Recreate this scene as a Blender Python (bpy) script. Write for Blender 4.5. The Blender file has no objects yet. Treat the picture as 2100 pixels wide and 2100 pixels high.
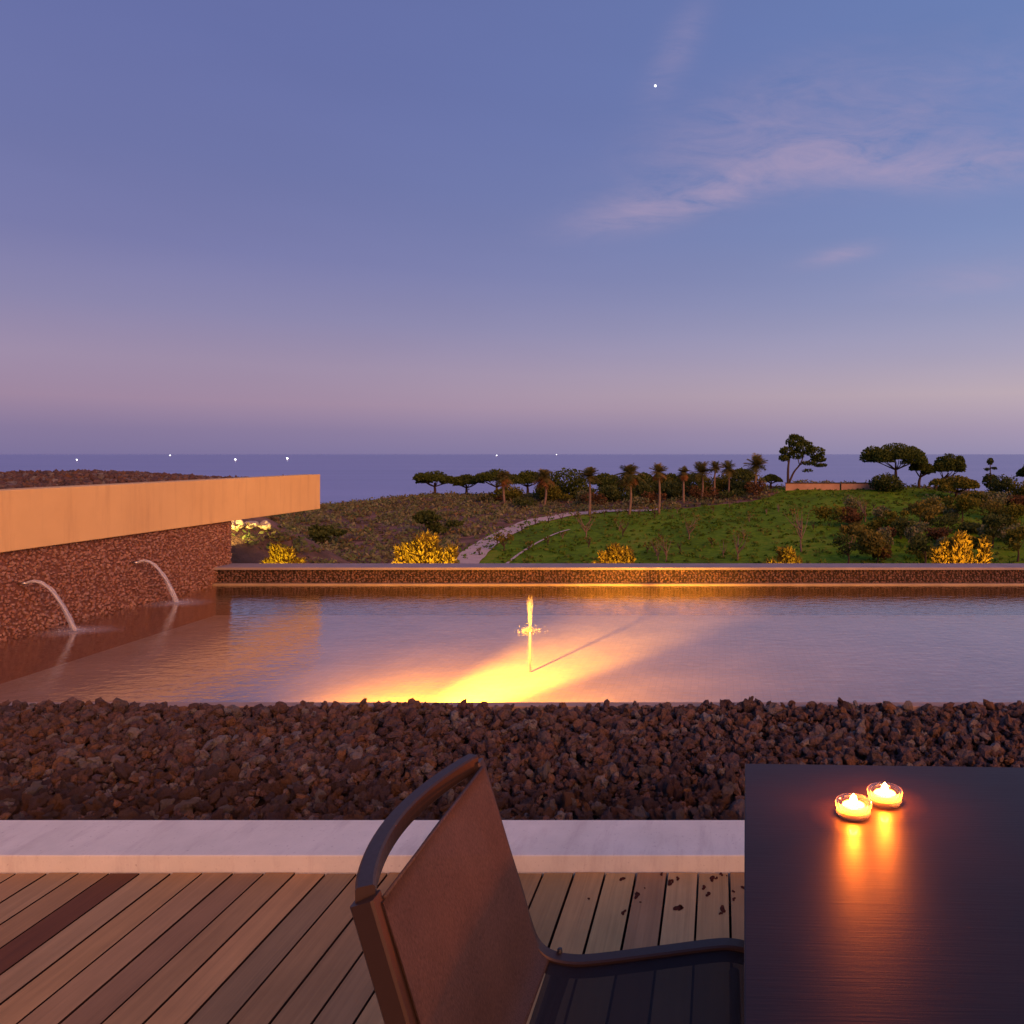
import bpy, bmesh, math, random
import numpy as np
from mathutils import Vector, Matrix, Euler

scene = bpy.context.scene
C = scene.collection
rnd = random.Random(7)
rng = np.random.default_rng(7)
R = math.radians

def lin(r, g, b, a=1.0):
    f = lambda c: c / 12.92 if c <= 0.04045 else ((c + 0.055) / 1.055) ** 2.4
    return (f(r / 255), f(g / 255), f(b / 255), a)

# ------------------------------------------------------------------ camera
CAM_H, F, PX, PY = 1.48, 1570.0, 1475.0, 931.0      # principal point and focal length on the 2100 px picture
cam = bpy.data.objects.new('camera', bpy.data.cameras.new('camera'))
C.objects.link(cam)
cam.location = (0, 0, CAM_H)
cam.rotation_euler = (R(90), 0, 0)
cam.data.sensor_width = 36
cam.data.lens = F / 2100 * 36
cam.data.shift_x = (1050 - PX) / 2100
cam.data.shift_y = (PY - 1050) / 2100
cam.data.clip_start = 0.05
cam.data.clip_end = 200000
scene.camera = cam

# ------------------------------------------------------------------ node helpers
class NT:
    def __init__(s, tree):
        s.t = tree
    def new(s, typ, **kw):
        n = s.t.nodes.new(typ)
        for k, v in kw.items():
            setattr(n, k, v)
        return n
    def put(s, sock, v):
        if isinstance(v, bpy.types.NodeSocket):
            s.t.links.new(v, sock)
        elif v is not None:
            sock.default_value = v
    def m(s, op, a, b=None, c=None, clamp=False):
        n = s.new('ShaderNodeMath', operation=op, use_clamp=clamp)
        for i, v in enumerate((a, b, c)):
            s.put(n.inputs[i], v)
        return n.outputs[0]
    def mix(s, f, a, b):
        n = s.new('ShaderNodeMix', data_type='RGBA')
        s.put(n.inputs[0], f); s.put(n.inputs[6], a); s.put(n.inputs[7], b)
        return n.outputs[2]
    def ramp(s, f, stops, interp='LINEAR'):
        n = s.new('ShaderNodeValToRGB')
        r = n.color_ramp
        r.interpolation = interp
        while len(r.elements) < len(stops):
            r.elements.new(0.5)
        for e, (p, c) in zip(r.elements, stops):
            e.position = p; e.color = c
        s.put(n.inputs[0], f)
        return n.outputs[0]
    def noise(s, vec, scale, detail=4, rough=0.55, dist=0.0):
        n = s.new('ShaderNodeTexNoise')
        s.put(n.inputs['Vector'], vec)
        n.inputs['Scale'].default_value = scale
        n.inputs['Detail'].default_value = detail
        n.inputs['Roughness'].default_value = rough
        n.inputs['Distortion'].default_value = dist
        return n.outputs[0]
    def mapping(s, vec, loc=(0, 0, 0), rot=(0, 0, 0), scale=(1, 1, 1)):
        n = s.new('ShaderNodeMapping')
        s.put(n.inputs[0], vec)
        n.inputs[1].default_value = loc; n.inputs[2].default_value = rot; n.inputs[3].default_value = scale
        return n.outputs[0]
    def bump(s, h, strength=0.3, dist=0.01, normal=None):
        n = s.new('ShaderNodeBump')
        n.inputs['Strength'].default_value = strength
        n.inputs['Distance'].default_value = dist
        s.put(n.inputs['Height'], h)
        if normal is not None:
            s.put(n.inputs['Normal'], normal)
        return n.outputs[0]

# ------------------------------------------------------------------ world: dusk sky
world = bpy.data.worlds.new('World')
scene.world = world
world.use_nodes = True
world.node_tree.nodes.clear()
W = NT(world.node_tree)
tc = W.new('ShaderNodeTexCoord').outputs['Generated']
sep = W.new('ShaderNodeSeparateXYZ'); W.put(sep.inputs[0], tc)
dx, dy, dz = sep.outputs
rampL = W.ramp(dz, [(0.0, lin(126, 115, 155)), (0.026, lin(136, 121, 156)), (0.058, lin(160, 136, 161)),
                    (0.10, lin(158, 141, 169)), (0.155, lin(139, 134, 172)), (0.22, lin(121, 123, 170)),
                    (0.31, lin(110, 117, 168)), (0.42, lin(102, 111, 165)), (1.0, lin(82, 92, 150))])
rampR = W.ramp(dz, [(0.0, lin(154, 145, 177)), (0.03, lin(170, 154, 178)), (0.075, lin(193, 175, 183)),
                    (0.125, lin(172, 166, 190)), (0.19, lin(148, 155, 191)), (0.27, lin(128, 145, 190)),
                    (0.375, lin(114, 135, 187)), (0.48, lin(108, 131, 184)), (1.0, lin(84, 102, 158))])
az = W.m('ARCTAN2', dx, dy)
mr = W.new('ShaderNodeMapRange', interpolation_type='SMOOTHSTEP')
W.put(mr.inputs[0], az); mr.inputs[1].default_value = R(-42); mr.inputs[2].default_value = R(42)
skycol = W.mix(mr.outputs[0], rampL, rampR)
# wisps of pink cloud, placed by direction
yy = W.m('MAXIMUM', dy, 0.08)
cu = W.m('DIVIDE', dx, yy); cv = W.m('DIVIDE', dz, yy)
comb = W.new('ShaderNodeCombineXYZ'); W.put(comb.inputs[0], cu); W.put(comb.inputs[1], cv)
warp = W.noise(comb.outputs[0], 5.0, 3, 0.5)
streak = W.noise(W.mapping(comb.outputs[0], rot=(0, 0, R(-15)), scale=(3.2, 10, 1)), 2.2, 9, 0.68, 1.1)
fine = W.noise(W.mapping(comb.outputs[0], rot=(0, 0, R(-22)), scale=(6, 20, 1)), 2.0, 6, 0.6, 0.6)
def blob(px, py, ang, a, b, amp):
    u0, v0 = (px - PX) / F, (PY - py) / F
    ca, sa = math.cos(R(ang)), math.sin(R(ang))
    du = W.m('SUBTRACT', cu, u0); dv = W.m('SUBTRACT', cv, v0)
    p = W.m('ADD', W.m('MULTIPLY', du, ca / a), W.m('MULTIPLY', dv, sa / a))
    q = W.m('ADD', W.m('MULTIPLY', du, -sa / b), W.m('MULTIPLY', dv, ca / b))
    e = W.m('ADD', W.m('MULTIPLY', p, p), W.m('MULTIPLY', q, q))
    return W.m('MULTIPLY', W.m('EXPONENT', W.m('MULTIPLY', e, -1.0)), amp)
tot = None
for bl in [(1350, 425, 12, .10, .022, .95), (1480, 392, 22, .06, .018, .45), (1640, 325, 14, .16, .030, .75), (1800, 345, -3, .15, .026, .62),
           (2030, 320, 4, .16, .035, .6), (1540, 250, 22, .15, .05, .42), (1385, 110, 62, .06, .022, .42),
           (1725, 522, 12, .045, .010, .75), (1980, 575, 8, .10, .02, .35), (1880, 210, 15, .2, .06, .28)]:
    b_ = blob(*bl)
    tot = b_ if tot is None else W.m('ADD', tot, b_)
tex = W.m('MULTIPLY', W.m('ADD', W.m('MULTIPLY', streak, 2.6), W.m('MULTIPLY', fine, 1.5)), 1.0)
tex = W.m('SUBTRACT', tex, 1.40)
fac = W.m('SUBTRACT', 1.0, W.m('EXPONENT', W.m('MULTIPLY', W.m('MAXIMUM', W.m('MULTIPLY', tot, tex), 0.0), -0.75)))
fac = W.m('MULTIPLY', fac, W.m('GREATER_THAN', dy, 0.1))
skycol = W.mix(W.m('MULTIPLY', fac, 0.85, clamp=True), skycol, lin(186, 162, 188))
# faint unevenness everywhere in the sky
un = W.noise(W.mapping(tc, scale=(2, 2, 9)), 1.3, 3, 0.5)
un = W.m('ADD', W.m('MULTIPLY', un, 0.10), 0.95)
vm = W.new('ShaderNodeVectorMath', operation='SCALE'); W.put(vm.inputs[0], skycol); W.put(vm.inputs[3], un)
skycol = vm.outputs[0]
# the evening star
sd = Vector(((1344 - PX) / F, 1, (PY - 176) / F)).normalized()
dotn = W.new('ShaderNodeVectorMath', operation='DOT_PRODUCT'); W.put(dotn.inputs[0], tc); dotn.inputs[1].default_value = sd
star = W.m('GREATER_THAN', dotn.outputs['Value'], math.cos(2.3 / F))
skycol = W.mix(star, skycol, (2.2, 2.2, 2.3, 1))
bg = W.new('ShaderNodeBackground'); W.put(bg.inputs[0], skycol); bg.inputs[1].default_value = 1.0
W.t.links.new(bg.outputs[0], W.new('ShaderNodeOutputWorld').inputs[0])

# ------------------------------------------------------------------ sun lamp: added in place of warm house lights behind the terrace
sun = bpy.data.objects.new('sun', bpy.data.lights.new('sun', 'SUN'))
C.objects.link(sun)
SUN_EL = R(21)
sun.rotation_euler = Vector((-0.66 * math.cos(SUN_EL), 0.75 * math.cos(SUN_EL), -math.sin(SUN_EL))).to_track_quat('-Z', 'Y').to_euler()
sun.data.energy = 3.2
sun.data.color = (1.0, 0.35, 0.10)
sun.data.angle = R(45)

scene.view_settings.view_transform = 'Standard'
scene.view_settings.look = 'None'
scene.view_settings.exposure = 0.0
scene.view_settings.gamma = 1.0
scene.cycles.use_denoising = True
scene.cycles.max_bounces = 8
scene.cycles.transparent_max_bounces = 16
scene.cycles.caustics_reflective = False
scene.cycles.caustics_refractive = False
scene.cycles.sample_clamp_indirect = 4.0

# ------------------------------------------------------------------ object helpers
def tag(o, label=None, cat=None, group=None, kind=None):
    if label: o['label'] = label
    if cat: o['category'] = cat
    if group: o['group'] = group
    if kind: o['kind'] = kind
    return o

def link(name, me, mat=None, parent=None, loc=(0, 0, 0)):
    o = bpy.data.objects.new(name, me)
    C.objects.link(o)
    if mat is not None and me is not None and len(me.materials) == 0:
        me.materials.append(mat)
    o.parent = parent
    o.location = loc
    return o

def empty(name, loc=(0, 0, 0), rz=0):
    o = bpy.data.objects.new(name, None)
    C.objects.link(o)
    o.location = loc
    o.rotation_euler = (0, 0, rz)
    o.empty_display_size = 0.1
    return o

def mesh_np(name, V, Fc, tint=None, smooth=False):
    """V (n,3), Fc (m,k) equal-sized faces"""
    me = bpy.data.meshes.new(name)
    V = np.asarray(V, np.float32); Fc = np.asarray(Fc, np.int32)
    m, k = Fc.shape
    me.vertices.add(len(V)); me.vertices.foreach_set('co', V.ravel())
    me.loops.add(m * k); me.loops.foreach_set('vertex_index', Fc.ravel())
    me.polygons.add(m)
    me.polygons.foreach_set('loop_start', np.arange(0, m * k, k, dtype=np.int32))
    me.polygons.foreach_set('loop_total', np.full(m, k, np.int32))
    me.polygons.foreach_set('use_smooth', np.full(m, smooth))
    if tint is not None:
        at = me.attributes.new('tint', 'FLOAT', 'POINT')
        at.data.foreach_set('value', np.asarray(tint, np.float32))
    me.update(calc_edges=True)
    return me

def bm_mesh(name, bm, smooth=False):
    me = bpy.data.meshes.new(name)
    bmesh.ops.recalc_face_normals(bm, faces=bm.faces)
    bm.to_mesh(me); bm.free()
    for p in me.polygons: p.use_smooth = smooth
    return me

def box_bm(bm, x0, x1, y0, y1, z0, z1, bev=0.0):
    r = bmesh.ops.create_cube(bm, size=1.0)
    bmesh.ops.scale(bm, vec=(x1 - x0, y1 - y0, z1 - z0), verts=r['verts'])
    bmesh.ops.translate(bm, vec=((x0 + x1) / 2, (y0 + y1) / 2, (z0 + z1) / 2), verts=r['verts'])
    if bev > 0:
        es = list({e for v in r['verts'] for e in v.link_edges})
        bmesh.ops.bevel(bm, geom=es, offset=bev, segments=2, affect='EDGES', profile=0.5)

def box(name, x0, x1, y0, y1, z0, z1, mat, parent=None, bev=0.0):
    bm = bmesh.new()
    box_bm(bm, x0, x1, y0, y1, z0, z1, bev)
    return link(name, bm_mesh(name, bm), mat, parent)

def sweep_data(pts, radii, n=8, flat=None, cap=True):
    """tapered tube along pts; radii float list (round) or flat=(w,h,side) for a rounded bar"""
    pts = [Vector(p) for p in pts]
    V, Fc = [], []
    side = None
    for i, p in enumerate(pts):
        a = pts[max(i - 1, 0)]; b = pts[min(i + 1, len(pts) - 1)]
        t = (b - a).normalized()
        if flat:
            s = Vector(flat[2]); s = (s - t * s.dot(t)).normalized()
        else:
            ref = side if side is not None else (Vector((1, 0, 0)) if abs(t.x) < 0.9 else Vector((0, 1, 0)))
            s = (ref - t * ref.dot(t)).normalized()
        side = s
        u = t.cross(s)
        for k in range(n):
            an = 2 * math.pi * (k + 0.5) / n
            if flat:
                q = k % 8
                c_ = .0032
                hw, hh = flat[0] / 2, flat[1] / 2
                cx, cy = [(hw, hh - c_), (hw - c_, hh), (-hw + c_, hh), (-hw, hh - c_), (-hw, -hh + c_), (-hw + c_, -hh), (hw - c_, -hh), (hw, -hh + c_)][q]
                V.append(p + s * cx + u * cy)
            else:
                r = radii[i] if hasattr(radii, '__len__') else radii
                V.append(p + s * (math.cos(an) * r) + u * (math.sin(an) * r))
    for i in range(len(pts) - 1):
        for k in range(n):
            k2 = (k + 1) % n
            Fc.append((i * n + k, i * n + k2, (i + 1) * n + k2, (i + 1) * n + k))
    if cap:
        Fc.append(tuple(range(n))[::-1]); Fc.append(tuple(range((len(pts) - 1) * n, len(pts) * n)))
    return V, Fc

def merge(parts):
    V, Fc = [], []
    for v, f in parts:
        o = len(V)
        V += list(v); Fc += [tuple(i + o for i in q) for q in f]
    return V, Fc

def mesh_py(name, V, Fc, smooth=True):
    me = bpy.data.meshes.new(name)
    me.from_pydata([tuple(v) for v in V], [], Fc)
    for p in me.polygons: p.use_smooth = smooth
    me.update()
    return me

def smooth_path(pts, n=6):
    """Catmull-Rom"""
    P = [Vector(p) for p in pts]
    P = [P[0] * 2 - P[1]] + P + [P[-1] * 2 - P[-2]]
    out = []
    for i in range(1, len(P) - 2):
        for k in range(n):
            t = k / n
            a, b, c, d = P[i - 1], P[i], P[i + 1], P[i + 2]
            out.append(0.5 * ((2 * b) + (c - a) * t + (2 * a - 5 * b + 4 * c - d) * t * t + (3 * b - a - 3 * c + d) * t ** 3))
    out.append(P[-2])
    return out

def lathe(name, prof, n=32, smooth=True):
    V, Fc = [], []
    for (r, z) in prof:
        for k in range(n):
            a = 2 * math.pi * k / n
            V.append((r * math.cos(a), r * math.sin(a), z))
    for i in range(len(prof) - 1):
        for k in range(n):
            k2 = (k + 1) % n
            Fc.append((i * n + k, i * n + k2, (i + 1) * n + k2, (i + 1) * n + k))
    return mesh_py(name, V, Fc, smooth)

# ------------------------------------------------------------------ materials
def pmat(name, rough=0.7, base=(0.5, 0.5, 0.5, 1), spec=0.5, metal=0.0):
    m = bpy.data.materials.new(name)
    m.use_nodes = True
    n = NT(m.node_tree)
    b = m.node_tree.nodes['Principled BSDF']
    b.inputs['Base Color'].default_value = base
    b.inputs['Roughness'].default_value = rough
    b.inputs['Specular IOR Level'].default_value = spec
    b.inputs['Metallic'].default_value = metal
    return m, n, b

def coords(n, which='Object'):
    return n.new('ShaderNodeTexCoord').outputs[which]

def noisy(name, stops, scale, rough=0.8, bump=0.3, bscale=40, bdist=0.01, spec=0.3, vscale=(1, 1, 1), detail=6):
    m, n, b = pmat(name, rough, spec=spec)
    co = n.mapping(coords(n), scale=vscale)
    n.put(b.inputs['Base Color'], n.ramp(n.noise(co, scale, detail, 0.6), stops))
    if bump:
        n.put(b.inputs['Normal'], n.bump(n.noise(co, bscale, 6, 0.65), bump, bdist))
    return m

def g(v, a=1.0):
    return (v[0], v[1], v[2], a)

def tint_attr(n):
    a = n.new('ShaderNodeAttribute'); a.attribute_name = 'tint'
    oi = n.new('ShaderNodeObjectInfo')
    return n.m('FRACT', n.m('ADD', a.outputs['Fac'], oi.outputs['Random']))

def rock_mat(name, cols, bump=0.8, bscale=60, bdist=0.02):
    m, n, b = pmat(name, 0.95, spec=0.15)
    t = tint_attr(n)
    col = n.ramp(t, [(i / (len(cols) - 1), g(c)) for i, c in enumerate(cols)])
    co = coords(n)
    n1 = n.noise(co, bscale, 6, 0.7)
    n2 = n.noise(co, bscale * 0.35, 4, 0.6)
    col = n.mix(n.m('MULTIPLY', n.m('SUBTRACT', n1, 0.25), 1.1, clamp=True), col, (0.035, 0.018, 0.017, 1))
    col = n.mix(n.m('MULTIPLY', n.m('SUBTRACT', n2, 0.45), 1.6, clamp=True), col, (0.36, 0.18, 0.13, 1))
    n.put(b.inputs['Base Color'], col)
    n.put(b.inputs['Normal'], n.bump(n1, bump, bdist))
    return m

M_lava = rock_mat('lava_rock', [(0.104, 0.068, 0.065), (0.175, 0.127, 0.121), (0.122, 0.095, 0.103), (0.233, 0.172, 0.149), (0.084, 0.078, 0.089), (0.271, 0.154, 0.079), (0.137, 0.091, 0.089), (0.324, 0.319, 0.296), (0.096, 0.073, 0.074), (0.161, 0.108, 0.092)], 1.0, 75, .03)
M_stone = rock_mat('facing_stone', [(0.272, 0.150, 0.127), (0.384, 0.230, 0.196), (0.320, 0.160, 0.127), (0.464, 0.310, 0.265), (0.240, 0.140, 0.132)], 0.4, 90, 0.004)
M_farstone = rock_mat('low_wall_stone', [(0.118, 0.073, 0.074), (0.169, 0.113, 0.116), (0.140, 0.078, 0.061), (0.190, 0.137, 0.142)], 0.4, 90, 0.004)
M_mortar = noisy('dark_mortar', [(0.3, (.12, .055, .042, 1)), (0.7, (.22, .10, .075, 1))], 30, 0.95, 0.4, 80, 0.005)
M_soil = noisy('dark_soil', [(0.3, (.018, .012, .010, 1)), (0.7, (.05, .032, .026, 1))], 12, 0.95, 0.5, 60, 0.02)
def stucco_mat():
    m, n, b = pmat('ochre_stucco', .9, spec=.2)
    co = coords(n)
    c = n.ramp(n.noise(co, 1.1, 7, .62), [(.28, (.68, .47, .205, 1)), (.72, (.79, .565, .25, 1))])
    drip = n.noise(n.mapping(co, scale=(3, 7, .7)), 1.4, 5, .6)
    c = n.mix(n.m('MULTIPLY', n.m('SUBTRACT', drip, .50, clamp=True), 1.5, clamp=True), c, (.46, .28, .14, 1))
    n.put(b.inputs['Base Color'], c)
    n.put(b.inputs['Normal'], n.bump(n.noise(co, 90, 6, .7), .2, .003))
    return m
M_stucco = stucco_mat()
def kerb_mat():
    m, n, b = pmat('pale_kerb_stone', .8, spec=.25)
    co = coords(n)
    c = n.ramp(n.noise(co, 4.5, 7, .65), [(.25, (.70, .72, .60, 1)), (.75, (.87, .88, .74, 1))])
    sp_ = n.noise(co, 70, 3, .6)
    c = n.mix(n.m('MULTIPLY', n.m('SUBTRACT', sp_, .62, clamp=True), 4.0, clamp=True), c, (.34, .31, .27, 1))
    st = n.noise(n.mapping(co, scale=(6, 1.2, 1.2)), 2.0, 6, .7)
    c = n.mix(n.m('MULTIPLY', n.m('SUBTRACT', st, .52, clamp=True), 2.2, clamp=True), c, (.50, .46, .40, 1))
    n.put(b.inputs['Base Color'], c)
    n.put(b.inputs['Normal'], n.bump(n.noise(co, 130, 5, .7), .25, .003))
    return m
M_kerb = kerb_mat()
M_coping = noisy('coping_stone', [(0.3, (.24, .21, .22, 1)), (0.7, (.32, .28, .29, 1))], 5, 0.75, 0.2, 90, 0.003)
M_ledge = noisy('pale_ledge', [(0.3, (.30, .24, .17, 1)), (0.7, (.40, .32, .23, 1))], 6, 0.6, 0.15, 90, 0.002)
M_rim = noisy('rim_stone', [(0.3, (.34, .24, .18, 1)), (0.7, (.44, .32, .25, 1))], 6, 0.8, 0.2, 90, 0.002)
def floor_mat():
    m, n, b = pmat('pool_floor_mosaic', .8, spec=.2)
    co = coords(n)
    big = n.ramp(n.noise(co, 2.2, 5, .6), [(.3, (.33, .27, .225, 1)), (.7, (.43, .355, .30, 1))])
    br = n.new('ShaderNodeTexBrick', offset=0.0); n.put(br.inputs['Vector'], co)
    br.inputs['Scale'].default_value = 9.0; br.inputs['Mortar Size'].default_value = .018
    br.inputs['Brick Width'].default_value = .5; br.inputs['Row Height'].default_value = .5
    br.inputs['Color1'].default_value = (.82, .82, .82, 1); br.inputs['Color2'].default_value = (1.15, 1.12, 1.1, 1); br.inputs['Mortar'].default_value = (.55, .52, .5, 1)
    mu = n.new('ShaderNodeMix', data_type='RGBA', blend_type='MULTIPLY'); mu.inputs[0].default_value = .32
    n.put(mu.inputs[6], big); n.put(mu.inputs[7], br.outputs['Color'])
    n.put(b.inputs['Base Color'], mu.outputs[2])
    return m
M_floor = floor_mat()

def wood_mat():
    m, n, b = pmat('weathered_deck_wood', 0.7, spec=0.08)
    oi = n.new('ShaderNodeObjectInfo')
    co = coords(n)
    add = n.new('ShaderNodeVectorMath', operation='ADD'); n.put(add.inputs[0], co)
    sc = n.new('ShaderNodeVectorMath', operation='SCALE'); n.put(sc.inputs[0], oi.outputs['Location']); sc.inputs[3].default_value = 7.3
    n.put(add.inputs[1], sc.outputs[0])
    v = n.mapping(add.outputs[0], scale=(46, 1.3, 46))
    gr = n.noise(v, 1.0, 8, 0.65, 0.7)
    v2 = n.mapping(add.outputs[0], scale=(160, 3.0, 160))
    gr2 = n.noise(v2, 1.0, 4, 0.6)
    blot = n.noise(n.mapping(add.outputs[0], scale=(4, 2.2, 4)), 2.0, 4, 0.6)
    k = n.m('ADD', n.m('ADD', n.m('MULTIPLY', gr, 0.8), n.m('MULTIPLY', gr2, 0.35)), n.m('MULTIPLY', blot, 0.55))
    k = n.m('ADD', n.m('MULTIPLY', n.m('SUBTRACT', k, 0.85), 0.85), 1.0)
    s = n.new('ShaderNodeVectorMath', operation='SCALE'); n.put(s.inputs[0], oi.outputs['Color']); n.put(s.inputs[3], k)
    n.put(b.inputs['Base Color'], s.outputs[0])
    n.put(b.inputs['Roughness'], n.m('ADD', n.m('MULTIPLY', gr, 0.3), 0.45))
    n.put(b.inputs['Normal'], n.bump(n.m('ADD', gr, n.m('MULTIPLY', gr2, 0.5)), 0.35, 0.002))
    return m
M_wood = wood_mat()

def water_mat(name, ior, rough, scale, strength, dist, tint=(1, 1, 1, 1)):
    m = bpy.data.materials.new(name); m.use_nodes = True
    m.node_tree.nodes.clear()
    n = NT(m.node_tree)
    co = coords(n)
    h = n.m('ADD', n.noise(n.mapping(co, rot=(0, 0, .25), scale=(.75, 1.5, 1)), scale, 3, 0.5, 0.4), n.m('MULTIPLY', n.noise(co, scale * 2.6, 3, 0.5), 0.30))
    bp = n.bump(h, strength, dist)
    geo = n.new('ShaderNodeNewGeometry')
    dt = n.new('ShaderNodeVectorMath', operation='DOT_PRODUCT'); n.put(dt.inputs[0], bp); n.put(dt.inputs[1], geo.outputs['Incoming'])
    cs = n.m('SUBTRACT', 1.0, n.m('ABSOLUTE', dt.outputs['Value']), clamp=True)
    fac_ = n.m('ADD', n.m('MULTIPLY', n.m('POWER', cs, ior), 0.95), 0.04, clamp=True)
    tr = n.new('ShaderNodeBsdfTransparent'); tr.inputs[0].default_value = tint
    gl = n.new('ShaderNodeBsdfGlossy'); gl.inputs['Roughness'].default_value = rough; n.put(gl.inputs['Normal'], bp)
    gl.inputs['Color'].default_value = (1, 1, 1, 1)
    mx = n.new('ShaderNodeMixShader'); n.put(mx.inputs[0], fac_)
    n.put(mx.inputs[1], tr.outputs[0]); n.put(mx.inputs[2], gl.outputs[0])
    out = n.new('ShaderNodeOutputMaterial'); n.put(out.inputs[0], mx.outputs[0])
    return m
M_water = water_mat('pool_water', 3.6, 0.03, 11, 0.34, 0.010, (0.97, 0.95, 0.93, 1))

def sea_mat():
    m, n, b = pmat('sea_water', 0.32, (.035, .045, .11, 1), 0.5)
    co = coords(n)
    s1 = n.noise(n.mapping(co, scale=(0.0005, 0.004, 1)), 1.0, 6, 0.65)
    n.put(b.inputs['Base Color'], n.ramp(s1, [(0.3, (.17, .23, .50, 1)), (0.7, (.27, .33, .63, 1))]))
    n.put(b.inputs['Normal'], n.bump(n.noise(co, 0.25, 4, 0.6), 0.6, 1.0))
    return m
M_sea = sea_mat()

def foliage(name, cols, trans=0.25, rough=0.75):
    m = bpy.data.materials.new(name); m.use_nodes = True
    m.node_tree.nodes.clear()
    n = NT(m.node_tree)
    a = n.new('ShaderNodeAttribute'); a.attribute_name = 'tint'
    col = n.ramp(a.outputs['Fac'], [(i / max(1, len(cols) - 1), g(c)) for i, c in enumerate(cols)])
    d = n.new('ShaderNodeBsdfDiffuse'); n.put(d.inputs[0], col)
    t = n.new('ShaderNodeBsdfTranslucent'); n.put(t.inputs[0], col)
    mx = n.new('ShaderNodeMixShader'); mx.inputs[0].default_value = trans
    n.put(mx.inputs[1], d.outputs[0]); n.put(mx.inputs[2], t.outputs[0])
    n.put(n.new('ShaderNodeOutputMaterial').inputs[0], mx.outputs[0])
    return m
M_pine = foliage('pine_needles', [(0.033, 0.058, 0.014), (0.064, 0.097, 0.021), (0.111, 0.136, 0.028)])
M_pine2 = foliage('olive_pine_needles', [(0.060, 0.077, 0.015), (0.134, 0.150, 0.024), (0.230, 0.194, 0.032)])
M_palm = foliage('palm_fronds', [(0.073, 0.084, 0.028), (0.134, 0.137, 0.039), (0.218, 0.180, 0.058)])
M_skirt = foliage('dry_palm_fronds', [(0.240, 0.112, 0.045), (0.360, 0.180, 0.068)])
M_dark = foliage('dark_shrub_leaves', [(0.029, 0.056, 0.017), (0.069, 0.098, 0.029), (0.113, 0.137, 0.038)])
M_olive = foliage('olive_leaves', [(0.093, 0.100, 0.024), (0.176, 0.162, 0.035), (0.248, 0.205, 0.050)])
M_scrub = foliage('dry_scrub', [(0.115, 0.096, 0.055), (0.196, 0.186, 0.094), (0.103, 0.156, 0.055), (0.276, 0.255, 0.149), (0.138, 0.203, 0.074), (0.230, 0.150, 0.074)])
M_redshrub = foliage('red_brown_leaves', [(0.086, 0.048, 0.026), (0.173, 0.097, 0.043)])
M_bush = foliage('bush_blades', [(.14, .115, .02), (.27, .215, .035), (.40, .31, .05)], 0.35)
M_weed = foliage('lawn_weeds', [(0.056, 0.123, 0.013), (0.101, 0.176, 0.021), (0.157, 0.193, 0.042), (0.078, 0.176, 0.016)])
M_bark = noisy('bark', [(0.3, (.045, .03, .022, 1)), (0.7, (.09, .062, .045, 1))], 3, 0.9, 0.5, 14, 0.03)
M_palebark = noisy('pale_bark', [(0.3, (.16, .115, .085, 1)), (0.7, (.26, .19, .145, 1))], 4, 0.9, 0.4, 20, 0.02)

# ------------------------------------------------------------------ rocks
def ico(sub):
    bm = bmesh.new()
    bmesh.ops.create_icosphere(bm, subdivisions=sub, radius=1.0)
    V = np.array([v.co[:] for v in bm.verts]); Fc = np.array([[v.index for v in f.verts] for f in bm.faces])
    bm.free()
    return V, Fc

def rough_rock(sub, r, amp):
    V, Fc = ico(sub)
    d = np.zeros(len(V))
    for k in range(7):
        w = r.normal(size=3); w *= (1.2 + 0.9 * k) / np.linalg.norm(w)
        d += np.sin(V @ w * 1.9 + r.uniform(0, 6.28)) * amp * 1.25 / (1 + 0.25 * k)
    for k in range(5):                                   # chipped faces
        nrm = r.normal(size=3); nrm /= np.linalg.norm(nrm)
        c = r.uniform(0.55, 0.85)
        e = V @ nrm
        d = np.where(e > c, d - (e - c) * 0.9, d)
    d += r.normal(size=len(V)) * amp * 0.5
    return V * (1 + d)[:, None] * np.array([1.1, r.uniform(.65, 1.05), r.uniform(.55, .95)]), Fc

def rand_rot(n, r):
    q = r.normal(size=(n, 4)); q /= np.linalg.norm(q, axis=1)[:, None]
    w, x, y, z = q.T
    return np.stack([np.stack([1 - 2 * (y * y + z * z), 2 * (x * y - z * w), 2 * (x * z + y * w)], -1),
                     np.stack([2 * (x * y + z * w), 1 - 2 * (x * x + z * z), 2 * (y * z - x * w)], -1),
                     np.stack([2 * (x * z - y * w), 2 * (y * z + x * w), 1 - 2 * (x * x + y * y)], -1)], -2)

def rock_heap(name, P, S, sub, r, amp=0.16, flat=None):
    variants = [rough_rock(sub, r, amp) for _ in range(14)]
    Vs, Fs, Ts, off = [], [], [], 0
    which = r.integers(0, len(variants), len(P))
    for k, (bv, bf) in enumerate(variants):
        idx = np.where(which == k)[0]
        if len(idx) == 0: continue
        Rm = rand_rot(len(idx), r)
        v = np.einsum('nij,vj->nvi', Rm, bv) * S[idx][:, None, None]
        if flat is not None:
            v = v * np.array(flat)
        v = v + P[idx][:, None, :]
        n = len(idx)
        f = (bf[None] + (np.arange(n) * len(bv))[:, None, None]).reshape(-1, 3) + off
        Vs.append(v.reshape(-1, 3)); Fs.append(f)
        Ts.append(np.repeat(r.uniform(0, 1, n), len(bv)))
        off += n * len(bv)
    return mesh_np(name, np.concatenate(Vs), np.concatenate(Fs), np.concatenate(Ts))

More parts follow.
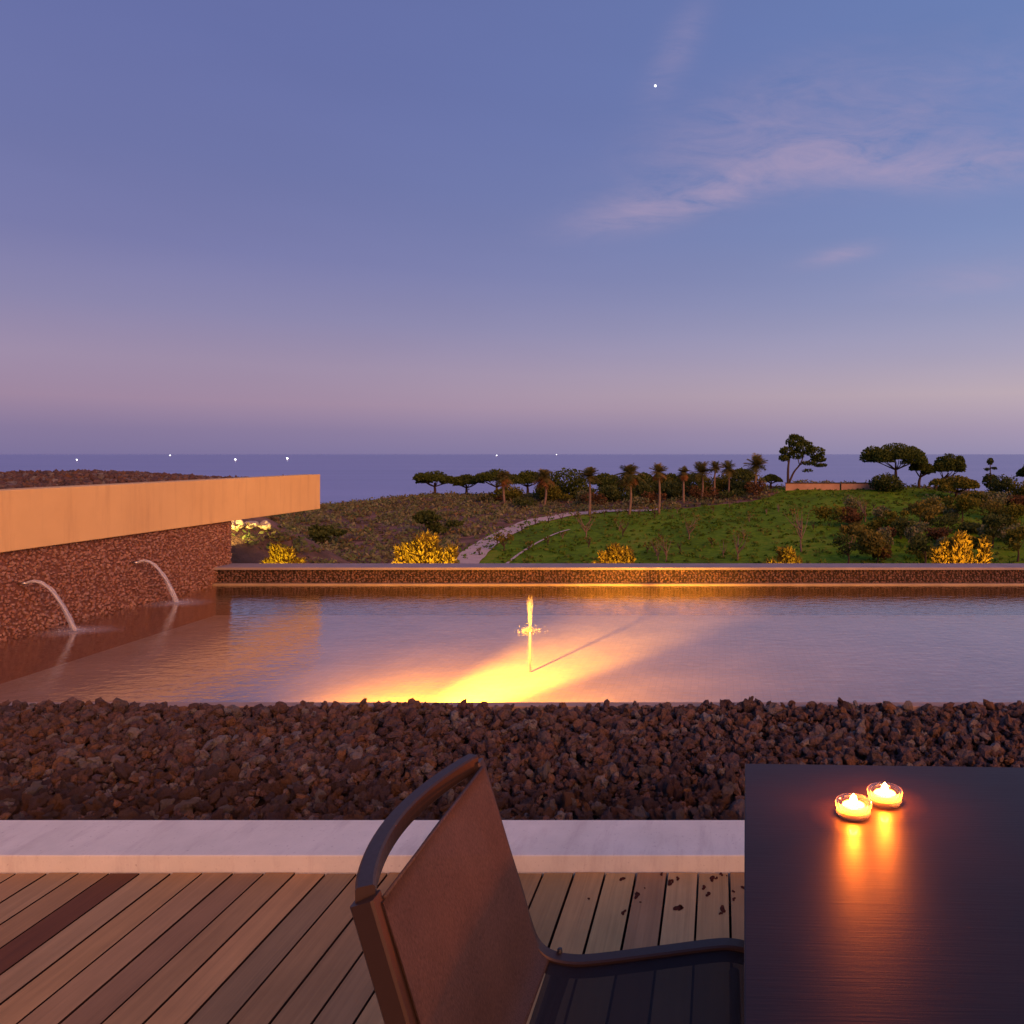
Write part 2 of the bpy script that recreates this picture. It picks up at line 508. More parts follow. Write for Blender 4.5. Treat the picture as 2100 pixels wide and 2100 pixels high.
# ------------------------------------------------------------------ terrain
CX = np.array([-140, -90, -68, -50, -31, -14.5, -2, 6.2, 14.5, 22.8, 31, 39.3, 51.8, 80, 140])
CZ = np.array([-12, -9.2, -7.55, -5.75, -6.05, -6.45, -5.56, -4.6, -4.25, -4.09, -4.17, -4.75, -6.1, -8, -12])
def sstep(t):
    t = np.clip(t, 0, 1)
    return t * t * (3 - 2 * t)
def terrain(X, Y):
    X = np.asarray(X, float); Y = np.asarray(Y, float)
    zc = (np.interp(X - 4, CX, CZ) + np.interp(X, CX, CZ) + np.interp(X + 4, CX, CZ)) / 3
    near = np.interp(Y, [8, 9, 14, 30, 60], [-.6, -.6, -1.25, -4.8, -8.7])
    hill = -8.7 + (zc + 8.7) * np.clip((Y - 60) / 70, 0, 1.0) ** 1.12
    over = zc - 0.02 * (Y - 130) - (np.clip(Y - 140, 0, None)) ** 2 * 0.0012
    z = np.where(Y < 60, near, np.where(Y < 130, hill, np.maximum(over, -60)))
    z = z + 1.9 * np.exp(-((X + 9.0) / 2.6) ** 2 - ((Y - 13.0) / 2.4) ** 2)
    rough = np.sin(X * .31 + 1.3) * np.sin(Y * .23) * .12 + np.sin(X * .83 + Y * .41) * .05
    return z + rough * np.clip((Y - 14) / 30, 0, 1)
def tz(x, y):
    return float(terrain(x, y))
def ray(px, py, y):                     # a point of the picture (1932 px grid) at distance y
    s = 2100 / 1932
    return ((px * s - PX) / F * y, y, CAM_H - (py * s - PY) / F * y)
def hit(px, py):                        # where the line of sight first meets the hill
    for y in np.arange(63, 136, 0.25):
        x, yy_, z = ray(px, py, y)
        if z <= tz(x, y):
            return (x, y)
    return (ray(px, py, 131)[0], 131.0)

path_px = [(862, 1078), (880, 1060), (905, 1037), (932, 1018), (968, 1000), (1010, 984), (1060, 974), (1120, 968), (1180, 964.5), (1240, 962)]
path_w = [hit(*p) for p in path_px]
lawn_w = path_w + [hit(*p) for p in [(1330, 955), (1420, 946), (1468, 930)]]
lawn_poly = lawn_w + [(8, 131), (22, 134), (34, 133), (40, 122), (48, 105), (45, 66), (30, 58), (-20, 58), (path_w[0][0], 58)]
def in_poly(X, Y, poly):
    ins = np.zeros(X.shape, bool)
    j = len(poly) - 1
    for i in range(len(poly)):
        xi, yi = poly[i]; xj, yj = poly[j]
        c = ((yi > Y) != (yj > Y)) & (X < (xj - xi) * (Y - yi) / (yj - yi + 1e-12) + xi)
        ins ^= c
        j = i
    return ins

gy = np.concatenate([np.linspace(8.95, 20, 24), np.linspace(20.5, 60, 40), np.linspace(60.8, 150, 120), np.linspace(153, 420, 40)])
gx = np.concatenate([np.linspace(-300, -75, 26), np.linspace(-74, 70, 200), np.linspace(72, 300, 26)])
GX, GY = np.meshgrid(gx, gy)
GZ = terrain(GX, GY)
nc = len(gx)
idx = np.arange(len(gy) * nc).reshape(len(gy), nc)
Fq = np.stack([idx[:-1, :-1], idx[:-1, 1:], idx[1:, 1:], idx[1:, :-1]], -1).reshape(-1, 4)
lawn_mask = in_poly(GX.ravel(), GY.ravel(), lawn_poly).astype(float)
me = mesh_np('hillside', np.stack([GX, GY, GZ], -1).reshape(-1, 3), Fq, lawn_mask, True)
def ground_mat():
    m, n, b = pmat('hillside_ground', 0.95, spec=0.1)
    a = n.new('ShaderNodeAttribute'); a.attribute_name = 'tint'
    co = coords(n)
    e = n.noise(co, 0.5, 5, 0.65)
    f = n.m('ADD', n.m('SUBTRACT', a.outputs['Fac'], 0.5), n.m('MULTIPLY', n.m('SUBTRACT', e, 0.5), 0.9))
    f = n.m('ADD', n.m('MULTIPLY', f, 4.0), 0.5, clamp=True)
    big = n.noise(n.mapping(co, scale=(1, .5, 1)), 0.16, 6, 0.65)
    det = n.noise(co, 1.5, 6, 0.7)
    lawn = n.ramp(n.m('ADD', n.m('MULTIPLY', big, .5), n.m('MULTIPLY', det, .5)),
                  [(0.36, (.055, .090, .004, 1)), (0.45, (.085, .170, .004, 1)), (0.53, (.125, .250, .006, 1)), (0.61, (.21, .26, .02, 1)), (0.70, (.27, .21, .05, 1))])
    dirt = n.ramp(n.noise(co, 0.7, 7, 0.7), [(0.3, (.06, .045, .028, 1)), (0.5, (.18, .11, .08, 1)), (0.7, (.34, .21, .16, 1))])
    n.put(b.inputs['Base Color'], n.mix(f, dirt, lawn))
    n.put(b.inputs['Normal'], n.bump(det, 0.5, 0.25))
    return m
tag(link('hillside', me, ground_mat()), 'green and brown hillside falling towards the sea', 'hill', kind='structure')

# sea
sea = mesh_np('sea', [(-90000, 100, -42), (90000, 100, -42), (90000, 90000, -42), (-90000, 90000, -42)], [(0, 1, 2, 3)])
tag(link('sea', sea, M_sea), 'calm violet blue sea reaching to the horizon', 'sea', kind='structure')

# footpath draped on the hill
def strip(name, pts, width, lift, mat):
    P = smooth_path([(x, y, 0) for x, y in pts], 6)
    V, Fc = [], []
    for i, p in enumerate(P):
        a = P[max(i - 1, 0)]; b = P[min(i + 1, len(P) - 1)]
        t = (b - a).normalized(); s = Vector((-t.y, t.x, 0))
        for k in range(5):
            w = (k / 4 - 0.5) * width * (1 + 0.05 * math.sin(i * 1.7 + k))
            q = p + s * w
            V.append((q.x, q.y, tz(q.x, q.y) + lift))
    for i in range(len(P) - 1):
        for k in range(4):
            Fc.append((i * 5 + k, i * 5 + k + 1, i * 5 + k + 6, i * 5 + k + 5))
    return link(name, mesh_py(name, V, Fc, True), mat)
M_path = noisy('pale_gravel', [(0.3, (.42, .35, .31, 1)), (0.7, (.58, .50, .45, 1))], 1.5, 0.95, 0.2, 10, 0.05)
tag(strip('footpath', path_w, 2.5, 0.10, M_path), 'pale gravel footpath curving up the hillside beside the lawn', 'path', kind='structure')
side_px = [(948, 1072), (975, 1050), (1005, 1030), (1035, 1014), (1075, 1000)]
tag(strip('side_path', [hit(*p) for p in side_px], 0.28, 0.08, M_path), 'thin bare track on the lawn right of the footpath', 'path', kind='structure')

# ------------------------------------------------------------------ terrace ground, deck, kerb
tag(box('terrace_base', -9, 9, -4, 4.40, -.55, -.12, M_soil), kind='structure')

deck = box('deck', -4.6, 3.2, -1.2, 2.69, -.10, -.032, M_soil)
bm = bmesh.new()
for yj in np.arange(-1.1, 2.69, 0.4):
    box_bm(bm, -4.6, 3.2, yj, yj + .05, -.10, -.0295)
deck.data = bm_mesh('deck', bm); deck.data.materials.append(M_soil)
tag(deck, kind='structure')
GAP0, PITCH = -.0743, .1094
bm = bmesh.new()
box_bm(bm, -PITCH / 2 + .0031, PITCH / 2 - .0031, -1.2, 2.706, -.028, 0, .0010)
board_me = bm_mesh('deck_board', bm)
board_me.materials.append(M_wood)
board_me.materials.append(noisy('shaded_board_edge', [(0.3, (.020, .013, .010, 1)), (0.7, (.045, .028, .02, 1))], 8, 0.95, 0.2, 60, 0.002, 0.05))  # shade of the gaps put into the colour of the board sides
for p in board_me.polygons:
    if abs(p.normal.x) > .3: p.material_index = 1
base_cols = [(0.405, 0.246, 0.107), (0.426, 0.265, 0.114), (0.384, 0.234, 0.104), (0.411, 0.265, 0.119), (0.443, 0.270, 0.112), (0.389, 0.240, 0.110)]
special = {-19: (0.174, 0.074, 0.035), -12: (0.335, 0.222, 0.107), -15: (0.329, 0.198, 0.096), -21: (0.368, 0.240, 0.110), -6: (0.357, 0.228, 0.097), -5: (0.389, 0.257, 0.107), -3: (0.486, 0.316, 0.129), -2: (0.384, 0.222, 0.102), -1: (0.497, 0.323, 0.139), 0: (0.465, 0.299, 0.126), -4: (0.465, 0.287, 0.116), -18: (0.411, 0.270, 0.126), -13: (0.454, 0.265, 0.110)}
boards = {}
for k in range(-41, 28):
    o = bpy.data.objects.new('deck_board', board_me); C.objects.link(o)
    o.parent = deck
    o.location = (GAP0 + (k + .5) * PITCH + rnd.uniform(-.0008, .0008), rnd.uniform(-.004, .002), rnd.uniform(-.0012, .0008))
    c = special.get(k, base_cols[rnd.randrange(len(base_cols))])
    j = rnd.uniform(.88, 1.10)
    o.color = (c[0] * j, c[1] * j, c[2] * j, 1)
    boards[k] = o
# flat dark red-brown blotches laid on the boards near the table
M_blotch = noisy('dark_red_blotch', [(0.3, (.05, .016, .010, 1)), (0.7, (.11, .035, .022, 1))], 60, 0.9, 0.1, 90, 0.001, 0.02)
for (sx, sy, sr) in [(1295, 680, 12), (1300, 835, 12), (1362, 755, 15), (1378, 787, 5), (1475, 658, 8), (1512, 700, 14), (1524, 690, 9), (1550, 680, 10), (1553, 815, 18), (1568, 812, 9),
                     (1670, 718, 11), (1690, 750, 12), (1708, 678, 14), (1728, 676, 8), (1750, 658, 9), (1757, 820, 16), (1748, 838, 8), (1780, 665, 6), (1806, 738, 7), (1809, 773, 9), (1856, 722, 12), (1140, 772, 6), (1398, 722, 4)]:
    px, py = 700 + sx / 2.2465, 1500 + sy / 2.2465
    d = CAM_H * F / (py - PY)
    x = (px - PX) / F * d
    k = math.floor((x - GAP0) / PITCH)
    bo = boards[k]
    r0 = sr / 2.2465 / F * d * .95
    n = 14; V = []
    for i in range(n):
        a = 2 * math.pi * i / n
        rr = r0 * (1 + .30 * math.sin(a * 2 + sx) + .18 * math.sin(a * 3 + sy) + rnd.uniform(-.15, .15))
        vx = x + rr * math.cos(a) - bo.location.x
        vx = max(-PITCH / 2 + .006, min(PITCH / 2 - .006, vx))
        V.append((vx, d + rr * 1.6 * math.sin(a) - bo.location.y, .0009))
    link('blotch', mesh_py('blotch', V, [tuple(range(n))], False), M_blotch, bo)

kb = box('kerb', -6, 4.5, 2.714, 2.979, -.5, .057, M_kerb, bev=.004)
tag(kb, 'pale stone kerb between the deck and the lava rock bed', 'kerb', kind='structure')

# ------------------------------------------------------------------ lava rock bed
bed = box('rock_bed', -6, 4.5, 2.98, 4.395, -.5, -.035, M_soil)
tag(bed, kind='structure')
r2 = np.random.default_rng(11)
P, S = [], []
sp = .038
for yb in np.arange(3.005, 4.375, sp * .9):
    for xb in np.arange(-4.9, 2.7, sp):
        t = (yb - 3.0) / 1.38
        zb = -.012 + .032 * t + .012 * math.sin(xb * 3.1 + 1) * math.sin(yb * 6)
        s = r2.uniform(.014, .027)
        P.append((xb + r2.uniform(-.018, .018), min(max(yb + r2.uniform(-.018, .018), 2.985 + s), 4.385 - s * .8), zb - .012 + r2.uniform(-.008, .008))); S.append(s)
        if r2.uniform() < .62:
            s = r2.uniform(.012, .030) if r2.uniform() < .8 else r2.uniform(.030, .044)
            P.append((xb + r2.uniform(-.02, .02), min(max(yb + r2.uniform(-.02, .02), 2.988 + s), 4.39 - s * .8), zb + .016 + r2.uniform(-.006, .012))); S.append(s)
P = np.array(P); S = np.array(S)
# the ones that show largest: near, upper layer, within the picture
u = PX + P[:, 0] / P[:, 1] * F
tnear = P[:, 1] - 2.2 * (S - .017) * 10
cand = np.where((u > 0) & (u < 1510) & (S > .022) & (P[:, 2] > .0))[0]
pick = cand[np.argsort(P[cand, 1] - (S[cand] - .022) * 12)][:298]
mask = np.ones(len(P), bool); mask[pick] = False
vars_ = []
for i in range(10):
    v, f = rough_rock(3, np.random.default_rng(50 + i), .15)
    me = mesh_np('lava_rock', v, f); me.materials.append(M_lava); vars_.append(me)
for i in pick:
    o = bpy.data.objects.new('lava_rock', vars_[rnd.randrange(10)]); C.objects.link(o)
    o.parent = bed
    o.location = P[i]; s = S[i] * 1.08
    o.scale = (s, s, s)
    o.rotation_euler = (rnd.uniform(0, 6.28), rnd.uniform(0, 6.28), rnd.uniform(0, 6.28))
for (sx, sy, s) in [(1535, 1445, .046), (1728, 1452, .042)]:        # two bigger rocks sticking up at the pool's edge
    o = bpy.data.objects.new('lava_rock', vars_[3]); C.objects.link(o); o.parent = bed
    o.location = ((sx - PX) / F * 4.33, 4.33, .062); o.scale = (s, s, s * 1.1); o.rotation_euler = (rnd.uniform(0, 6), 1, rnd.uniform(0, 6))
heap = rock_heap('lava_gravel', P[mask], S[mask], 2, r2, .16)
tag(link('lava_gravel', heap, M_lava, bed), kind='stuff')

# ------------------------------------------------------------------ pool
tag(box('pool_floor', -5.72, 9, 4.44, 8.69, -.62, -.35, M_floor), kind='structure')
tag(box('pool_rim', -5.72, 9, 4.40, 4.475, -.5, .030, M_rim, bev=.004), 'thin pale rim along the near side of the pool', 'rim', kind='structure')
wv = np.array([(-5.72, 4.47, 0), (9, 4.47, 0), (9, 8.68, 0), (-5.72, 8.68, 0)])
tag(link('pool_water', mesh_np('pool_water', wv, [(0, 1, 2, 3)]), M_water), 'still shallow water of the reflecting pool', 'water', kind='structure')

# far low wall of the pool
fw = empty('stone_wall', (0, 8.66, 0))
tag(fw, 'low rust brown stone wall with flat coping along the far side of the pool', 'wall')
def child_box(name, par, *a, mat, bev=0):
    o = box(name, *a, mat, None, bev)
    o.parent = par
    o.matrix_parent_inverse = Matrix.Translation(-Vector(par.location))
    return o
child_box('core', fw, -5.72, 9, 8.70, 8.95, -.7, .165, mat=M_soil)
child_box('coping', fw, -5.72, 9, 8.655, 8.99, .168, .196, mat=M_coping, bev=.004)
child_box('ledge', fw, -5.72, 9, 8.63, 8.70, -.006, .017, mat=M_ledge, bev=.004)
P, S = [], []
for zb in np.arange(.028, .165, .025):
    for xb in np.arange(-5.7, 6.2, .034):
        P.append((xb + rng.uniform(-.012, .012), 8.70 + rng.uniform(-.004, .004), zb + rng.uniform(-.006, .006))); S.append(rng.uniform(.014, .021))
o = link('stones', rock_heap('stones', np.array(P), np.array(S), 1, rng, .12), M_farstone, fw)
o.matrix_parent_inverse = Matrix.Translation(-Vector(fw.location)); tag(o, kind='stuff')

# left stone wall with stucco parapet above
WX = -5.70
lw = empty('stone_wall', (WX - .2, 5.5, -.3))
tag(lw, 'rust red pebble stone wall with water spouts on the left side of the pool', 'wall')
child_box('core', lw, WX - .35, WX - .02, 1.6, 8.97, -.6, .70, mat=M_mortar)
P, S = [], []
for zb in np.arange(-.02, .70, .026):
    for yb in np.arange(3.0, 8.95, .028):
        if rng.uniform() < .09: continue
        P.append((WX - .012 + rng.uniform(-.008, .006), yb + rng.uniform(-.017, .017), min(zb + rng.uniform(-.013, .013), .692))); S.append(rng.uniform(.011, .021))
for zb in np.arange(.2, .70, .037):                       # return face at the far end
    for xb in np.arange(WX - .33, WX, .042):
        P.append((xb, 8.97 + rng.uniform(-.004, .004), zb + rng.uniform(-.009, .009))); S.append(rng.uniform(.018, .027))
o = link('stones', rock_heap('stones', np.array(P), np.array(S), 1, rng, .08), M_stone, lw)
o.matrix_parent_inverse = Matrix.Translation(-Vector(lw.location)); tag(o, kind='stuff')

pw = empty('parapet_wall', (WX - .1, 6, .70))
tag(pw, 'smooth orange lit stucco parapet beam over the left stone wall', 'wall')
child_box('beam', pw, WX - .20, WX + .035, 1.6, 10.87, .702, 1.192, mat=M_stucco, bev=.006)
child_box('roof_slab', pw, WX - 5.5, WX - .21, 1.6, 10.70, .90, 1.13, mat=M_soil)
r3 = np.random.default_rng(5)
P, S = [], []
for yb in np.arange(4.0, 10.68, .062):
    for xb in np.arange(WX - 3.6, WX - .26, .062):
        t = (WX - .26 - xb)
        z = 1.145 + .065 * sstep(t / 1.6) * float(sstep((10.9 - yb) / 1.8)) + .03 * math.sin(yb * 2.3 + xb)
        if (PX + xb / yb * F) < -700: continue
        P.append((xb + r3.uniform(-.025, .025), yb + r3.uniform(-.025, .025), z + r3.uniform(-.012, .02))); S.append(r3.uniform(.026, .048))
o = link('roof_rocks', rock_heap('roof_rocks', np.array(P), np.array(S), 1, r3, .15), M_lava, pw)
o.matrix_parent_inverse = Matrix.Translation(-Vector(pw.location)); tag(o, kind='stuff')
child_box('roof_core', pw, WX - 5.5, WX - .37, 1.6, 8.9, -.6, .89, mat=M_mortar)

# ------------------------------------------------------------------ water jets
def spray_mat(name, alpha, scale, tint=(.85, .85, .88, 1)):
    m = bpy.data.materials.new(name); m.use_nodes = True
    m.node_tree.nodes.clear(); n = NT(m.node_tree)
    co = coords(n)
    d = n.new('ShaderNodeBsdfDiffuse'); d.inputs[0].default_value = tint
    t = n.new('ShaderNodeBsdfTranslucent'); t.inputs[0].default_value = tint
    gl = n.new('ShaderNodeBsdfGlossy'); gl.inputs['Roughness'].default_value = .25
    m1 = n.new('ShaderNodeMixShader'); m1.inputs[0].default_value = .5
    n.put(m1.inputs[1], d.outputs[0]); n.put(m1.inputs[2], t.outputs[0])
    m2 = n.new('ShaderNodeMixShader'); m2.inputs[0].default_value = .15
    n.put(m2.inputs[1], m1.outputs[0]); n.put(m2.inputs[2], gl.outputs[0])
    tr = n.new('ShaderNodeBsdfTransparent')
    at = n.new('ShaderNodeAttribute'); at.attribute_name = 'tint'
    nz = n.noise(co, scale, 4, .6)
    f = n.m('MULTIPLY', n.m('MULTIPLY', at.outputs['Fac'], alpha), n.m('ADD', n.m('MULTIPLY', nz, 1.2), .4), clamp=True)
    m3 = n.new('ShaderNodeMixShader'); n.put(m3.inputs[0], f)
    n.put(m3.inputs[1], tr.outputs[0]); n.put(m3.inputs[2], m2.outputs[0])
    n.put(n.new('ShaderNodeOutputMaterial').inputs[0], m3.outputs[0])
    return m
M_blackmetal = pmat('black_metal', .5, (.02, .02, .02, 1))[0]
M_jet = spray_mat('falling_water', .48, 60)
M_foam = spray_mat('foam', .5, 14)
M_steel = pmat('brushed_steel', .35, (.5, .48, .46, 1), metal=1.0)[0]

def set_tint(me, vals):
    at = me.attributes.new('tint', 'FLOAT', 'POINT')
    at.data.foreach_set('value', np.asarray(vals, np.float32))

def foam_disc(name, cx, cy, ax, ay, parent, z=.004, seed=0, k0=1.0):
    V, Fc, T = [(cx, cy, z)], [], [k0]
    n, rings = 36, 6
    for r in range(1, rings + 1):
        for k in range(n):
            a = 2 * math.pi * k / n
            w = 1 + .12 * math.sin(3 * a + seed) + .08 * math.sin(5 * a + 2 * seed)
            V.append((cx + ax * w * r / rings * math.cos(a), cy + ay * w * r / rings * math.sin(a), z))
            T.append(k0 * max(0, 1 - r / rings) ** 1.5)
    for k in range(n):
        Fc.append((0, 1 + k, 1 + (k + 1) % n))
        for r in range(rings - 1):
            a, b = 1 + r * n + k, 1 + r * n + (k + 1) % n
            Fc.append((a, a + n, b + n, b))
    me = mesh_py(name, V, Fc, True); set_tint(me, T)
    o = link(name, me, M_foam, parent)
    o.matrix_parent_inverse = Matrix.Translation(-Vector(parent.location))
    return o

def drops(parent, cx, cy, spread, hgt, n, r):
    d = r.normal(size=(n, 3)) * np.array([spread, spread, 0])
    z = np.abs(r.normal(size=n)) * hgt * .4 * np.exp(-np.hypot(d[:, 0], d[:, 1]) / spread)
    P_ = d + np.stack([np.full(n, cx), np.full(n, cy), z + .004], -1)
    me = rock_heap('drops', P_, r.uniform(.0015, .0042, n), 1, r, .05)
    o = link('drops', me, M_jet, parent); o.matrix_parent_inverse = Matrix.Translation(-Vector(parent.location))
    o['kind'] = 'stuff'
    me.attributes['tint'].data.foreach_set('value', np.full(len(me.vertices), 1.6, np.float32))
def spout(y, lab, seed):
    z0, x0, reach = .425, WX + .03, .27
    f = empty('wall_fountain', (x0, y, z0))
    tag(f, lab, 'fountain', 'water spouts on the left stone wall')
    v, fc = sweep_data([(x0 - .06, y, z0 - .004), (x0 + .012, y, z0)], [.011, .011], 12)
    o = link('nozzle', mesh_py('nozzle', v, fc), M_steel, f); o.matrix_parent_inverse = Matrix.Translation(-Vector(f.location))
    r = np.random.default_rng(int(seed * 10))
    N = 24
    parts, tv = [], []
    for q in range(9):
        oy, oz, k = r.normal() * .0045, r.normal() * .0045, r.uniform(.9, 1.1)
        pts, rr = [], []
        for i in range(N + 1):
            t = i / N
            zz = z0 * (1 + .42 * t - 1.42 * t * t) + oz * (1 + t)
            wob = .004 * t * math.sin(t * 19 + q * 2.1)
            pts.append((x0 + .005 + reach * t * (1 + (k - 1) * t), y + .16 * t + oy * (1 + 2.6 * t) + wob, max(zz, 0.0)))
            rr.append((.0045 + .0035 * t) * (1 + .35 * math.sin(i * 1.3 + q * 2)) + .0008)
        parts.append(sweep_data(pts, rr, 6, cap=False))
        tv += list(np.repeat([1.0 - .25 * (i / N) + .3 * math.sin(i * .9 + q) for i in range(N + 1)], 6))
    v, fc = merge(parts)
    me = mesh_py('jet', v, fc); set_tint(me, tv)
    o = link('jet', me, M_jet, f); o.matrix_parent_inverse = Matrix.Translation(-Vector(f.location))
    drops(f, x0 + reach, y + .16, .07, .10, 60, r)
    foam_disc('foam', x0 + reach + .03, y + .16, .36, .26, f, .004, seed, 1.1)
    foam_disc('splash', x0 + reach + .01, y + .16, .10, .085, f, .008, seed + 1, 2.4)
    return f
spout(6.25, 'arching water spout nearest the left picture edge falling from the stone wall', 1.0)
spout(7.45, 'smaller arching water spout nearer the far end of the left stone wall', 2.4)

cf = empty('pool_fountain', (-1.585, 6.42, -.35))
tag(cf, 'single upright water jet bubbling in the middle of the lit pool', 'fountain')
rc = np.random.default_rng(8)
parts, tv = [], []
N = 20
for q in range(12):
    ox, oy, tp = rc.normal() * .006, rc.normal() * .006, rc.uniform(.80, 1.0)
    pts, rr = [], []
    for i in range(N + 1):
        t = i / N
        pts.append((-1.585 + ox * (.5 + 1.6 * t) + .002 * math.sin(t * 14 + q), 6.42 + oy * (.5 + 1.6 * t), .305 * tp * t))
        rr.append((.0045 + .0035 * t) * (1 + .3 * math.sin(i * 1.1 + q)) * (1 if t < .93 else .55))
    parts.append(sweep_data(pts, rr, 6))
    tv += list(np.repeat([.15 - .05 * i / N for i in range(N + 1)], 6))
v, fc = merge(parts)
me = mesh_py('jet', v, fc); set_tint(me, tv)
o = link('jet', me, M_jet, cf); o.matrix_parent_inverse = Matrix.Translation(-Vector(cf.location))
v, fc = sweep_data([(-1.585, 6.42, -.35), (-1.585, 6.42, -.02), (-1.585, 6.42, .010)], [.010, .008, .007], 14)
o = link('nozzle', mesh_py('nozzle', v, fc), M_steel, cf); o.matrix_parent_inverse = Matrix.Translation(-Vector(cf.location))
# churned white water round the nozzle
nch = 150
pc = rc.normal(size=(nch, 3)) * np.array([.030, .030, 0]); pc[:, 2] = .006 + np.abs(rc.normal(size=nch)) * .020 * np.exp(-np.hypot(pc[:, 0], pc[:, 1]) / .04)
me = rock_heap('churned_water', pc + np.array([-1.585, 6.40, 0]), rc.uniform(.005, .013, nch), 1, rc, .08)
me.attributes['tint'].data.foreach_set('value', np.full(len(me.vertices), .15, np.float32))
o = link('churned_water', me, M_foam, cf); o.matrix_parent_inverse = Matrix.Translation(-Vector(cf.location)); tag(o, kind='stuff')
drops(cf, -1.585, 6.41, .06, .12, 60, rc)
foam_disc('foam', -1.585, 6.40, .14, .14, cf, .005, .4, .35)

# ------------------------------------------------------------------ lamps
def emit(name, col, s):
    m = bpy.data.materials.new(name); m.use_nodes = True
    m.node_tree.nodes.clear(); n = NT(m.node_tree)
    e = n.new('ShaderNodeEmission'); e.inputs[0].default_value = g(col); e.inputs[1].default_value = s
    n.put(n.new('ShaderNodeOutputMaterial').inputs[0], e.outputs[0])
    m.cycles.emission_sampling = 'NONE'
    return m
M_lens = emit('warm_lens', (1, .62, .2), 12)

def lamp(name, loc, target, power, col, size, blend, label, group, rad=.03, cat='lamp', fixr=.05):
    e = empty(name, loc)
    d = (Vector(target) - Vector(loc)).normalized()
    q = d.to_track_quat('Z', 'Y').to_euler()
    hm = lathe('housing', [(.0, -.9 * fixr), (.75 * fixr, -.9 * fixr), (fixr, -.4 * fixr), (fixr, 0), (.86 * fixr, 0), (.84 * fixr, -.12 * fixr)], 20)
    h = link('housing', hm, M_blackmetal, e); h.rotation_euler = q
    lm = lathe('lens', [(0, -.1 * fixr), (.84 * fixr, -.1 * fixr)], 20)
    l = link('lens', lm, M_lens, h)
    lo = bpy.data.objects.new('light', bpy.data.lights.new('light', 'SPOT'))
    C.objects.link(lo); lo.parent = e
    lo.location = d * .02
    lo.rotation_euler = d.to_track_quat('-Z', 'Y').to_euler()
    lo.data.energy = power; lo.data.color = col; lo.data.spot_size = R(size); lo.data.spot_blend = blend; lo.data.shadow_soft_size = rad
    tag(e, label, cat, group)
    return e

pl = lamp('pool_light', (-2.26, 4.53, -.035), (-1.60, 6.35, -.28), 12500, (1.0, .41, .03), 34, 1.0,
          'underwater lamp throwing yellow light across the middle of the pool', None, .07, 'lamp', .035)
fl = bpy.data.objects.new('light', bpy.data.lights.new('light', 'SPOT'))
C.objects.link(fl); fl.parent = pl; fl.location = (.005, .02, 0)
fl.rotation_euler = Vector((.35, 1, -.1)).to_track_quat('-Z', 'Y').to_euler()
fl.data.energy = 3400; fl.data.color = (1.0, .36, .004); fl.data.spot_size = R(140); fl.data.spot_blend = 1.0; fl.data.shadow_soft_size = .07
lamp('pool_light', (4.6, 7.2, -.06), (4.2, 8.7, .06), 25, (1.0, .50, .12), 150, 1.0,
     'underwater lamp near the right end of the low far wall', None, .03, 'lamp', .045)

# ------------------------------------------------------------------ plants
def leaf_quads(P, size, r, aspect=1.6, up=0.0, normals=None):
    n = len(P)
    a = r.normal(size=(n, 3)); a[:, 2] += up
    a /= np.linalg.norm(a, axis=1)[:, None]
    b = r.normal(size=(n, 3)); b -= a * np.sum(a * b, 1)[:, None]; b /= np.linalg.norm(b, axis=1)[:, None]
    s = (size * r.uniform(.6, 1.3, n))[:, None]
    A, B = a * s * aspect * .5, b * s * .5
    V = np.stack([P - A, P + B * .9, P + A, P - B * .9], 1).reshape(-1, 3)
    return V, np.arange(4 * n).reshape(n, 4)

def blob_points(n, c, rad, r, shell=0.55, dome=False):
    d = r.normal(size=(n, 3)); d /= np.linalg.norm(d, axis=1)[:, None]
    if dome: d[:, 2] = np.abs(d[:, 2]) * 1.0 - .12
    k = shell + (1 - shell) * r.uniform(0, 1, n) ** .6
    return np.asarray(c) + d * k[:, None] * np.asarray(rad)

def crown(name, blobs, leaf, mat, parent, r, dens=1.0, dome=False, aspect=1.6, up=0):
    Vs, Fs, Ts, off = [], [], [], 0
    for (c, rad, n) in blobs:
        p = blob_points(int(n * dens), c, rad, r, .45, dome)
        v, f = leaf_quads(p, leaf, r, aspect, up)
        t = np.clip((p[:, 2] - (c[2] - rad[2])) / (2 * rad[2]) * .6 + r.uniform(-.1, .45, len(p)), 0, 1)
        Vs.append(v); Fs.append(f + off); Ts.append(np.repeat(t, 4)); off += len(v)
    return link(name, mesh_np(name, np.concatenate(Vs), np.concatenate(Fs), np.concatenate(Ts)), mat, parent)

def limbs(name, paths, mat, parent, n=7):
    parts = [sweep_data(smooth_path(p, 4), np.linspace(r0, r1, (len(p) - 1) * 4 + 1), n) for p, r0, r1 in paths]
    return link(name, mesh_py(name, *merge(parts)), mat, parent)

def size_at(px, ytop, y):
    x, _, zt = ray(px, ytop, y)
    z0 = tz(x, y)
    return x, z0, zt - z0
def pxm(w, y):
    return w * (2100 / 1932) / F * y

